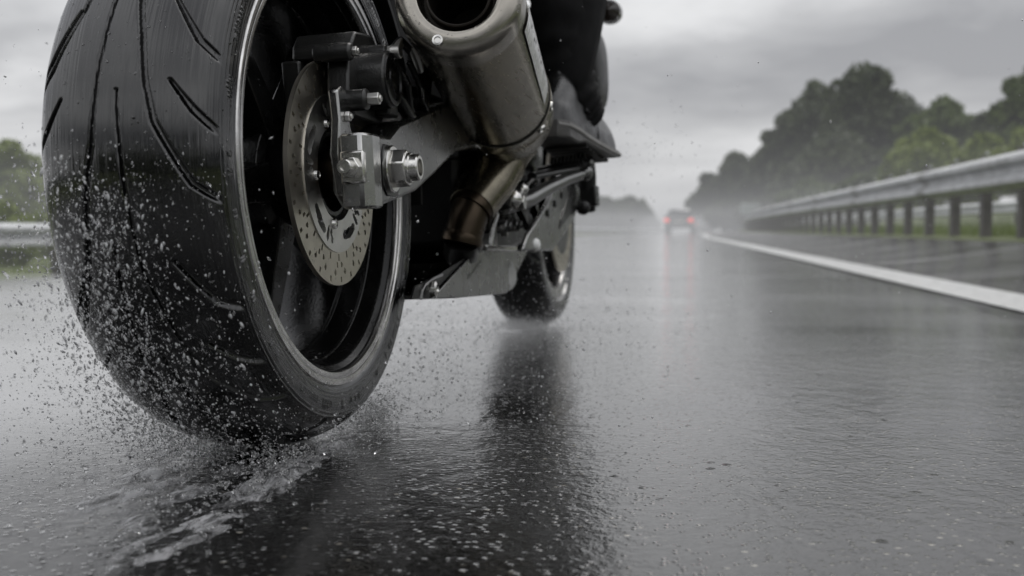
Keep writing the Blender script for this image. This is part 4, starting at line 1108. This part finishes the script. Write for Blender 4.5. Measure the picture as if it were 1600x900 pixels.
for (a, b, Y, w_, sd, lb) in ((1100, 326, 120, 60, 71, 'hazy undergrowth bush at the very end of the right tree row'), (1150, 318, 104, 90, 72, 'hazy bush under the domed tree near the far end of the rail'), (1190, 312, 92, 90, 73, 'hazy bush at the foot of the bridging tree, beside the small sign'), (1240, 296, 78, 110, 74, 'dark bush at the left foot of the tall tree group'), (1330, 280, 70, 160, 75, 'dark bush below the tallest tree')):
    bush(lb, a, b, Y, w_, M['leaf_dark'], sd, .3, nc=40, dens=130)
# far trees in the middle and the left
for (a, b, Y, w_, sd, lb) in ((985, 304, 150, 66, 51, 'hazy round tree in the middle distance, highest of the clump left of the car'), (935, 308, 140, 80, 52, 'hazy tree in the distant clump directly right of the boot'),
                              (880, 312, 135, 80, 53, 'hazy tree in the distant clump mostly behind the front wheel'), (1010, 330, 165, 36, 54, 'smallest hazy tree of the distant clump, nearest to the car')):
    rt(lb, a, b, Y, w_, M['leaf_dark'], sd, z0=-.4, nc=50)
for (a, b, Y, w_, sd, lb) in ((20, 222, 34, 130, 61, 'pale green tree at the left edge behind the left guardrail'), (80, 262, 40, 110, 63, 'small green tree half hidden behind the rear tyre')):
    rt(lb, a, b, Y, w_, M['leaf_bright'], sd, z0=-.4, nc=60, dens=150, low=.04)
for (a, b, Y, w_, sd, lb) in ((10, 320, 20, 90, 66, 'low pale green bush touching the left guardrail at the left edge'), (75, 325, 24, 80, 67, 'low green bush beside the left guardrail near the tyre')):
    bush(lb, a, b, Y, w_, M['leaf_bright'], sd, -.5, nc=40, dens=120)

def woodland():  # unseen wood, added for dark reflections and less skylight from behind
    g = np.random.default_rng(77); cs = []; rs = []
    for i in range(420):
        x = g.uniform(-75, 75); y = -26 - g.random() * 16 - abs(x) * .05
        hh = 6.5 + 2.4 * math.sin(x * .31) + 1.6 * math.sin(x * .83 + 1) + g.normal(0, .5)
        cs.append((x, y, g.uniform(-.3, 1) * hh)); rs.append(g.uniform(1.2, 2.4))
    V, Fc = leaf_cloud(cs, rs, 90, .38, 78)
    ob = np_mesh('woodland', V, Fc, M['leaf_dark'], smooth=False); tag(ob, 'unseen dense dark wood added behind the camera for its reflections', 'woodland', kind='stuff')
woodland()
def grass():
    g = np.random.default_rng(3); n = 36000
    s = g.uniform(2, 46, n); t_ = np.where(g.random(n) < .7, 3.05 + 6.5 * g.random(n) ** 1.4, -7.7 - 8 * g.random(n))
    h = g.uniform(.06, .20, n); P0 = np.array([rp_(a, b, -.02) for a, b in zip(s, t_)])
    an = g.uniform(0, 2 * PI, n); w = np.stack([np.cos(an), np.sin(an), np.zeros(n)], 1) * (.007 * g.uniform(.6, 1.6, n))[:, None]
    b_ = np.stack([g.normal(0, .04, n), g.normal(0, .04, n), h], 1)
    V = np.stack([P0 - w, P0 + w, P0 + b_], 1).reshape(-1, 3)
    ob = np_mesh('grass', V, np.arange(len(V)).reshape(-1, 3), M['grass'], smooth=False)
    tag(ob, 'short green grass on the verges behind the guardrails', 'grass', kind='stuff')
grass()

# ------------------------------------------------------------------ sign, cars
sg = empty('road_sign', rp_(72, 3.25)); tag(sg, 'small pale rectangular sign on two posts beyond the far end of the rail', 'sign')
mb = MB(); mb.box((0, 0, 1.38), (1.35, .03, .72)); mb.build('sign_panel', M['sign_face'], sg, bevel=.012)
for x_ in (-.42, .42):
    mb = MB(); mb.cyl((x_, .04, -.3), (x_, .04, 1.5), .03, 14); mb.box((x_, .025, 1.4), (.10, .03, .04)); mb.box((x_, .025, 1.1), (.10, .03, .04)); mb.build('sign_post', M['galv_post'], sg)
def car(label, s, t_, paint, red, seed):
    root = empty('parked_car' if False else 'car', rp_(s, t_)); root.rotation_euler = (0, 0, -RY - math.atan(.0765)); tag(root, label, 'car', 'cars driving ahead on the wet road')
    W = .88
    def sect(zs, inset):   # y along, hull lofted across
        return [(x, z) for x, z in zs]
    # body hull: cross sections along the length (y = forward)
    secs = [(0.00, .74, .42, .80), (.05, .83, .34, .92), (.35, .87, .30, .98), (1.1, .88, .28, .98), (2.6, .88, .28, .95), (3.5, .86, .30, .86), (4.05, .78, .34, .72), (4.2, .66, .40, .62)]
    vs = []; fs = []; n = 12
    for (y, w, z0, z1) in secs:
        ring = [(-w, z0 + .08), (-w, (z0 + z1) / 2), (-w * .97, z1 - .06), (-w * .88, z1), (0, z1 + .015), (w * .88, z1), (w * .97, z1 - .06), (w, (z0 + z1) / 2), (w, z0 + .08), (w * .9, z0), (0, z0 - .01), (-w * .9, z0)]
        vs += [(x, y, z) for x, z in ring]
    for i in range(len(secs) - 1):
        for j in range(n): fs.append((i * n + j, i * n + (j + 1) % n, (i + 1) * n + (j + 1) % n, (i + 1) * n + j))
    fs += [tuple(range(n)), tuple((len(secs) - 1) * n + j for j in range(n - 1, -1, -1))]
    bd = MB().add(vs, fs).build('body', paint, root, bevel=.02, sharp=45)
    cab = [(.12, .74, .97, .97), (.42, .62, .97, 1.38), (1.0, .64, .97, 1.47), (1.9, .64, .97, 1.45), (2.9, .72, .94, .96)]
    def cabin(k, zt):
        v2 = []; f2 = []
        for (y, w, z0, z1) in cab:
            v2 += [(-w * 1.12 * k, y, z0), (-w * k, y, z1 - .03 + zt), (-w * .85 * k, y, z1 + zt), (w * .85 * k, y, z1 + zt), (w * k, y, z1 - .03 + zt), (w * 1.12 * k, y, z0)]
        for i in range(len(cab) - 1):
            for j in range(5): f2.append((i * 6 + j, i * 6 + j + 1, (i + 1) * 6 + j + 1, (i + 1) * 6 + j))
        return v2, f2
    v2, f2 = cabin(1., 0.); MB().add(v2, f2).build('cabin', paint, root, sharp=45)
    rw = MB().add([(-.60, .175, 1.02), (.60, .175, 1.02), (.50, .40, 1.33), (-.50, .40, 1.33), (-.60, .155, 1.03), (.60, .155, 1.03), (.50, .385, 1.345), (-.50, .385, 1.345)],
                  [(0, 1, 2, 3), (4, 5, 6, 7), (0, 1, 5, 4), (1, 2, 6, 5), (2, 3, 7, 6), (3, 0, 4, 7)]); rw.build('rear_window', M['car_glass'], root)
    for sx in (-1, 1):
        mb = MB(); mb.box((sx * .70, -.005, .76), (.26, .07, .19)); mb.box((sx * .80, .05, .78), (.12, .14, .2)); mb.build('tail_light', red, root, bevel=.02)
        mb = MB(); mb.add([(sx * .80, .55, 1.0), (sx * .80, 1.6, 1.0), (sx * .66, 1.6, 1.38), (sx * .655, .75, 1.36)], [(0, 1, 2, 3)]); mb.build('side_window', M['car_glass'], root)
        for y in (.75, 3.3):
            wo = MB().lathe([(-.1, .18), (-.1, .29), (-.07, .315), (.07, .315), (.1, .29), (.1, .18)], (sx * .76, y, .315), (1, 0, 0), n=32).build('wheel', M['black_plastic'], root)
            MB().lathe([(sx * .101, .02), (sx * .102, .17), (sx * .09, .20), (sx * .05, .20)], (sx * .76, y, .315), (1, 0, 0), n=28).build('rim', M['galv'], wo)
    mb = MB(); mb.box((0, -.02, .70), (.52, .015, .12)); mb.build('number_plate', M['plate'], root)
    mb = MB(); mb.box((0, -.03, .43), (1.62, .12, .17)); mb.build('bumper', M['black_plastic'], root, bevel=.03)
    mb = MB(); mb.tube([(-.95, 2.4, .98), (-.86, 2.42, 1.0)], .03, 8); mb.box((-.98, 2.38, 1.02), (.16, .08, .12)); mb.tube([(.95, 2.4, .98), (.86, 2.42, 1.0)], .03, 8); mb.box((.98, 2.38, 1.02), (.16, .08, .12)); mb.build('door_mirrors', paint, root, bevel=.02)
    return root
car('dark car with two glowing red tail lights driving ahead in the left lane', 66, -1.0, M['car_paint'], M['tail_red'], 1)
car('distant pale car with faint pink tail lights just right of the dark car', 112, -1.4, M['car_paint_pale'], M['tail_red_pale'], 2)

# ------------------------------------------------------------------ water: drops, spray, wake
def drops(name, P_, rad_, stretch, axis, mat, label, cat, kind_='ico1', jitter=0.):
    """P_ (n,3) world points, one ellipsoid each, stretched along axis (n,3)"""
    bv, bf = unit_ball(kind_)
    n = len(P_); axis = axis / np.linalg.norm(axis, axis=1)[:, None]
    a2 = np.cross(axis, rng.normal(size=(n, 3))); a2 /= np.linalg.norm(a2, axis=1)[:, None]; a3 = np.cross(axis, a2)
    L = bv[None, :, :] * rad_[:, None, None]
    if jitter: L = L * (1 + rng.normal(0, jitter, size=(n, len(bv), 1)))
    W = P_[:, None, :] + L[:, :, :1] * stretch[:, None, None] * axis[:, None, :] + L[:, :, 1:2] * a2[:, None, :] + L[:, :, 2:3] * a3[:, None, :]
    V = W.reshape(-1, 3); Fc = (bf[None] + (np.arange(n) * len(bv))[:, None, None]).reshape(-1, 3)
    ob = np_mesh(name, V, Fc, mat); tag(ob, label, cat, kind='stuff'); return ob
GB = np.array(GROUNDB)
def toW(L): return L @ GB[:3, :3].T + GB[:3, 3]
def toWd(L): return L @ GB[:3, :3].T
def rsize(n, med, sig, lo, hi): return np.clip(med * np.exp(rng.normal(0, sig, n)), lo, hi)

# A: water thrown off the back of the rear tyre
def tread_spray(n, med, hi, off, a_lo, a_hi, ymu, ysd, name, label, kind_, mat):
    a = np.radians(a_lo + (a_hi - a_lo) * rng.random(n) ** .72)
    y = rng.normal(ymu, ysd, n)
    crown = R - .026 * np.clip(np.abs(y) / .083, 0, 1) ** 2.2
    r = crown + rng.exponential(off, n) + .002
    L = np.stack([r * np.cos(a), y, R + r * np.sin(a)], 1)
    L[:, 0] -= rng.exponential(.02, n)
    # clumping: keep more of them where a noise field is high
    key = np.sin(L[:, 1] * 95 + 3 * np.sin(L[:, 2] * 31)) * np.sin(L[:, 2] * 57 + L[:, 1] * 40 + 1.3) + rng.normal(0, .55, n)
    k = (L[:, 2] > .004) & (key > -.25)
    L, a = L[k], a[k]
    tan = np.stack([np.sin(a), rng.normal(0, .18, len(a)), -np.cos(a)], 1) + rng.normal(0, .25, (len(a), 3))
    drops(name, toW(L), rsize(len(L), med, .75, .00025, hi), rng.uniform(1.2, 3.4, len(L)), toWd(tan), mat, label, 'spray', kind_, .0)
tread_spray(9500, .00035, .0012, .020, 178, 266, .010, .044, 'tyre_spray', 'white water drops flung off the back of the rear tyre', 'ico1', M['drop'])
tread_spray(7500, .00032, .0012, .018, 180, 266, .010, .044, 'tyre_spray', 'white flecks of water whipped up behind the rear tread', 'ico1', M['drop_soft'])
tread_spray(3500, .00035, .0008, .045, 175, 266, .03, .075, 'tyre_spray', 'fine spray hanging behind the rear tyre', 'octa', M['drop_soft'])
# B: spray fanning out to the left of the rear wheel
n = 7000
L = np.stack([-.32 + 1.5 * rng.random(n), .10 + rng.exponential(.30, n), rng.exponential(.10, n) + .003], 1)
drops('side_spray', toW(L), rsize(n, .00045, .5, .00022, .0013), rng.uniform(1, 2.2, n), toWd(np.stack([-np.ones(n), rng.normal(.3, .2, n), rng.normal(.25, .2, n)], 1)), M['drop_soft'], 'cloud of fine drops spreading to the left of the rear tyre', 'spray', 'ico1')
# C: between the wheels, on the right
n = 5200
L = np.stack([.10 + 1.35 * rng.random(n), rng.normal(.0, .16, n), rng.exponential(.055, n) + .002], 1)
k = ~((np.hypot(L[:, 0], L[:, 2] - R) < R + .005) & (np.abs(L[:, 1]) < .095)); L = L[k]; n = len(L)
drops('under_spray', toW(L), rsize(n, .0007, .55, .0003, .0022), rng.uniform(1, 1.8, n), toWd(np.stack([-np.ones(n), rng.normal(0, .3, n), rng.normal(.2, .3, n)], 1)), M['drop_soft'], 'drops hanging in the gap between the two wheels', 'spray', 'octa')
# D: splash where the front tyre meets the road
n = 6500
a = rng.uniform(0, 2 * PI, n); q = rng.exponential(.032, n)
L = np.stack([WB - .07 + q * np.cos(a) * 1.4 - .03, q * np.sin(a) * 1.3 + .01, np.abs(rng.normal(0, .018, n)) * (1 - np.clip(q / .25, 0, .9)) + .002], 1)
drops('front_splash', toW(L), rsize(n, .0007, .5, .0003, .002), rng.uniform(1, 2, n), toWd(rng.normal(size=(n, 3)) + np.array([-.8, 0, .5])), M['drop_soft'], 'low white splash around the foot of the front tyre', 'splash', 'octa', 0.)
# E: churned water trailing off the rear contact patch
def wake():
    nx_, ny_ = 380, 190
    xs = np.linspace(-.86, .30, nx_); ys = np.linspace(-.20, .52, ny_)
    X, Y = np.meshgrid(xs, ys, indexing='ij')
    def vn(x, y, seed):
        g = np.random.default_rng(seed); T = g.random((64, 64)); xi = np.floor(x).astype(int); yi = np.floor(y).astype(int); fx = x - xi; fy = y - yi
        fx = fx * fx * (3 - 2 * fx); fy = fy * fy * (3 - 2 * fy)
        return ((T[xi % 64, yi % 64] * (1 - fx) + T[(xi + 1) % 64, yi % 64] * fx) * (1 - fy) + (T[xi % 64, (yi + 1) % 64] * (1 - fx) + T[(xi + 1) % 64, (yi + 1) % 64] * fx) * fy)
    dist = np.clip(-X, 0, 1)                          # behind the axle
    # ridge at the right edge of the track, drifting outwards; a wide sheet to the left
    c1 = -.060 - .06 * dist; w1 = .020 + .055 * dist
    ridge = np.exp(-((Y - c1) / w1) ** 2)
    sheet = np.clip((Y - c1) / .04, 0, 1) * np.exp(-np.clip(Y - .05, 0, 9) / (.10 + .16 * dist)) * .55
    env = np.maximum(ridge, sheet) * np.clip((X + .64) / .50, 0, 1) ** 1.4 * np.clip((.12 - X) / .10 * np.where(np.abs(Y) < .09, 1, 1), 0, 1)
    ch = .55 * vn(X * 20 + Y * 9, Y * 62, 1) + .3 * vn(X * 52 + Y * 20, Y * 130, 2) + .15 * vn(X * 140, Y * 260, 3)
    Z = env * (.004 + .020 * np.clip(ch - .30, 0, 1) ** 1.2) - .0035 + .001
    cover = np.clip(env * 1.8 - .22 + (ch - .5) * 1.1, 0, 1)
    V = toW(np.stack([X, Y, Z], -1).reshape(-1, 3))
    i = np.arange(nx_ - 1)[:, None]; j = np.arange(ny_ - 1)[None, :]
    Fc = np.stack([i * ny_ + j, (i + 1) * ny_ + j, (i + 1) * ny_ + j + 1, i * ny_ + j + 1], -1).reshape(-1, 4)
    keep = cover.reshape(-1)[Fc].max(1) > .02
    ob = np_mesh('tyre_wake', V, Fc[keep], M['wake']); tag(ob, 'churned white water trailing behind the rear tyre', 'splash', kind='stuff')
    at = ob.data.attributes.new('cover', 'FLOAT', 'POINT'); at.data.foreach_set('value', cover.reshape(-1).astype(np.float32))
wake()
n = 12000
x = .16 - rng.exponential(.15, n); d = np.clip(-x, 0, 2)
y = np.where(rng.random(n) < .5, -.062 - .06 * d + rng.normal(0, 1, n) * (.014 + .05 * d), rng.normal(.03, 1, n) * 0 + rng.normal(.06, .10, n))
z = np.abs(rng.normal(0, 1, n)) * (.006 + .020 * np.exp(-d * 3)) + .002
L = np.stack([x, y, z], 1); k = (x > -.8) & ~((np.hypot(x, z - R) < R + .002) & (np.abs(y) < .085)); L = L[k]; n = len(L)
drops('wake_drops', toW(L), rsize(n, .00060, .6, .0003, .0020), rng.uniform(1, 2.4, n), toWd(np.stack([-np.ones(n), rng.normal(.1, .3, n), rng.normal(.35, .3, n)], 1)), M['drop'], 'beads of water jumping along the wake of the rear tyre', 'splash', 'ico1', 0.)
# F: rain and stray drops in the air
n = 900
X = rng.uniform(-1.0, 1.6, n); Yw = rng.uniform(.9, 3.2, n); Zw = rng.uniform(.05, .9, n)
drops('raindrops', np.stack([X, Yw, Zw], 1), rsize(n, .0006, .5, .0003, .0016), rng.uniform(1, 1.8, n), np.stack([rng.normal(0, .2, n), rng.normal(0, .2, n), -np.ones(n)], 1), M['drop_soft'], 'scattered raindrops in the air around the motorcycle', 'rain', 'octa')
n = 500
X = rng.normal(.26, .10, n); Yw = rng.uniform(1.9, 2.6, n); Zw = H + (358 - rng.normal(240, 45, n)) / 1690 * Yw
drops('raindrops', np.stack([X, Yw, Zw], 1), rsize(n, .0006, .5, .0003, .0018), rng.uniform(1, 1.8, n), rng.normal(size=(n, 3)), M['drop_soft'], 'drops flicked up in front of the rider boot', 'rain', 'octa')

def mist(c, r, dens, label):
    mb = MB(); mb.ball(toW(np.array([c]))[0], (1, 1, 1), 40, 24)
    o = toW(np.array([c]))[0]; q = GB[:3, :3]
    mb.v = [tuple(o + q @ ((q.T @ (np.array(v) - o)) * np.array(r))) for v in mb.v]
    ob = mb.build('spray_mist', fog_mat('spray mist', dens, (.60, .605, .62)), None, sharp=0); tag(ob, label, 'mist', kind='stuff')
mist((.15, .50, .03), (.85, .42, .14), .8, 'white mist of spray hanging left of the rear tyre')
mist((-.20, .42, .02), (.50, .24, .09), 1.0, 'low mist of spray behind the left shoulder of the rear tyre')
mist((.95, .06, .02), (.50, .15, .04), .15, 'low mist of spray between the two wheels')
cm_ = rp_(60, -1.0); ob_ = MB().ball((cm_.x, cm_.y, .2), (2.0, 5.0, 1.0), 32, 18).build('spray_mist', fog_mat('spray mist', .055, (.56, .565, .58)), None, sharp=0); tag(ob_, 'pale spray cloud thrown up behind the dark car', 'mist', kind='stuff')
mist((WB - .12, .02, .01), (.18, .12, .025), .9, 'white puff of spray at the foot of the front tyre')
# mist: low road spray, thin rain haze
def haze_box(name, s0, s1, t0, t1, z0, z1, mat, label):
    vs = []
    for s, t_ in ((s0, t0), (s1, t0), (s1, t1), (s0, t1)):
        p = rd * s + rl * t_
        vs += [(p.x, p.y, z0), (p.x, p.y, z1)]
    fs = [(0, 2, 3, 1), (2, 4, 5, 3), (4, 6, 7, 5), (6, 0, 1, 7), (0, 6, 4, 2), (1, 3, 5, 7)]
    ob = MB().add(vs, fs).build(name, mat, None, sharp=0); tag(ob, label, 'mist', kind='stuff')
haze_box('rain_haze', 5, 420, -160, 160, -3, 60, fog_mat('thin rain haze', .0006, (.50, .51, .53)), 'thin grey rain haze over the road and the trees')
haze_box('road_mist', 7, 400, -40, 45, -2.5, 1.9, fog_mat('road spray mist', .0075, (.52, .525, .54)), 'pale spray mist lying low over the wet road')

# ------------------------------------------------------------------ world and sun
w = bpy.data.worlds.new('World'); scene.world = w; w.use_nodes = True
nt = w.node_tree
for nd in list(nt.nodes): nt.nodes.remove(nd)
t = NT(nt)
SUN_EL, SUN_AZ = rad(52), rad(25)
sky = t.n('TexSky'); sky.sky_type = 'NISHITA'; sky.sun_disc = False; sky.sun_elevation = SUN_EL; sky.sun_rotation = SUN_AZ
sky.air_density = 1.; sky.dust_density = 4.
bg1 = t.n('Background'); bg1.inputs['Strength'].default_value = .07; t.l(sky.outputs[0], bg1.inputs[0])
tc = t.n('TexCoord').outputs['Generated']
sep = t.n('SeparateXYZ'); t.l(tc, sep.inputs[0])
el = sep.outputs[2]
# clouds stretched towards the horizon: project on a high ceiling
den = t.math('ADD', t.math('MAXIMUM', el, 0.), .16)
cx_ = t.math('DIVIDE', sep.outputs[0], den); cy_ = t.math('DIVIDE', sep.outputs[1], den)
cmb = t.n('CombineXYZ'); t.l(cx_, cmb.inputs[0]); t.l(cy_, cmb.inputs[1]); cmb.inputs[2].default_value = 28.84
n1 = t.noise(t.mapping(cmb.outputs[0], (1.0, .8, 1.)), .72, 4, .46, .25)
n2 = t.noise(cmb.outputs[0], 2.6, 4, .55, .3)
cl = t.math('ADD', t.math('MULTIPLY', n1, .76), t.math('MULTIPLY', n2, .24))
cloud = t.ramp(cl, [(.39, (.33, .335, .355)), (.50, (.53, .535, .55)), (.62, (.90, .905, .915))])
hor = t.ramp(el, [(.0, (.78, .785, .795)), (.10, (.72, .725, .735)), (.30, (.6, .6, .6))])
mf = t.mapr(el, .0, .13, .15, 1.)
mxc = t.n('MixRGB'); t.l(mf, mxc.inputs[0]); t.l(hor, mxc.inputs[1]); t.l(cloud, mxc.inputs[2])
zen = t.mapr(el, .22, .75, 1., 2.1)
bg2 = t.n('Background'); t.l(mxc.outputs[0], bg2.inputs[0]); t.l(zen, bg2.inputs[1])
ms = t.n('MixShader'); ms.inputs[0].default_value = .94
t.l(bg1.outputs[0], ms.inputs[1]); t.l(bg2.outputs[0], ms.inputs[2])
ow = t.n('OutputWorld'); t.l(ms.outputs[0], ow.inputs[0])
sl = bpy.data.lights.new('sun', 'SUN'); sl.energy = .7; sl.angle = rad(25); sl.color = (1., .97, .93)
so = bpy.data.objects.new('sun', sl); COL.objects.link(so)
sd = Vector((math.sin(SUN_AZ) * math.cos(SUN_EL), math.cos(SUN_AZ) * math.cos(SUN_EL), math.sin(SUN_EL)))
so.rotation_euler = sd.to_track_quat('Z', 'Y').to_euler(); so.location = (0, 0, 50)

scene.view_settings.view_transform = 'Standard'; scene.view_settings.look = 'None'; scene.view_settings.exposure = 0; scene.view_settings.gamma = 1
scene.cycles.max_bounces = 8; scene.cycles.transparent_max_bounces = 16; scene.cycles.use_denoising = True
scene.cycles.caustics_reflective = False; scene.cycles.caustics_refractive = False; scene.cycles.sample_clamp_indirect = 6
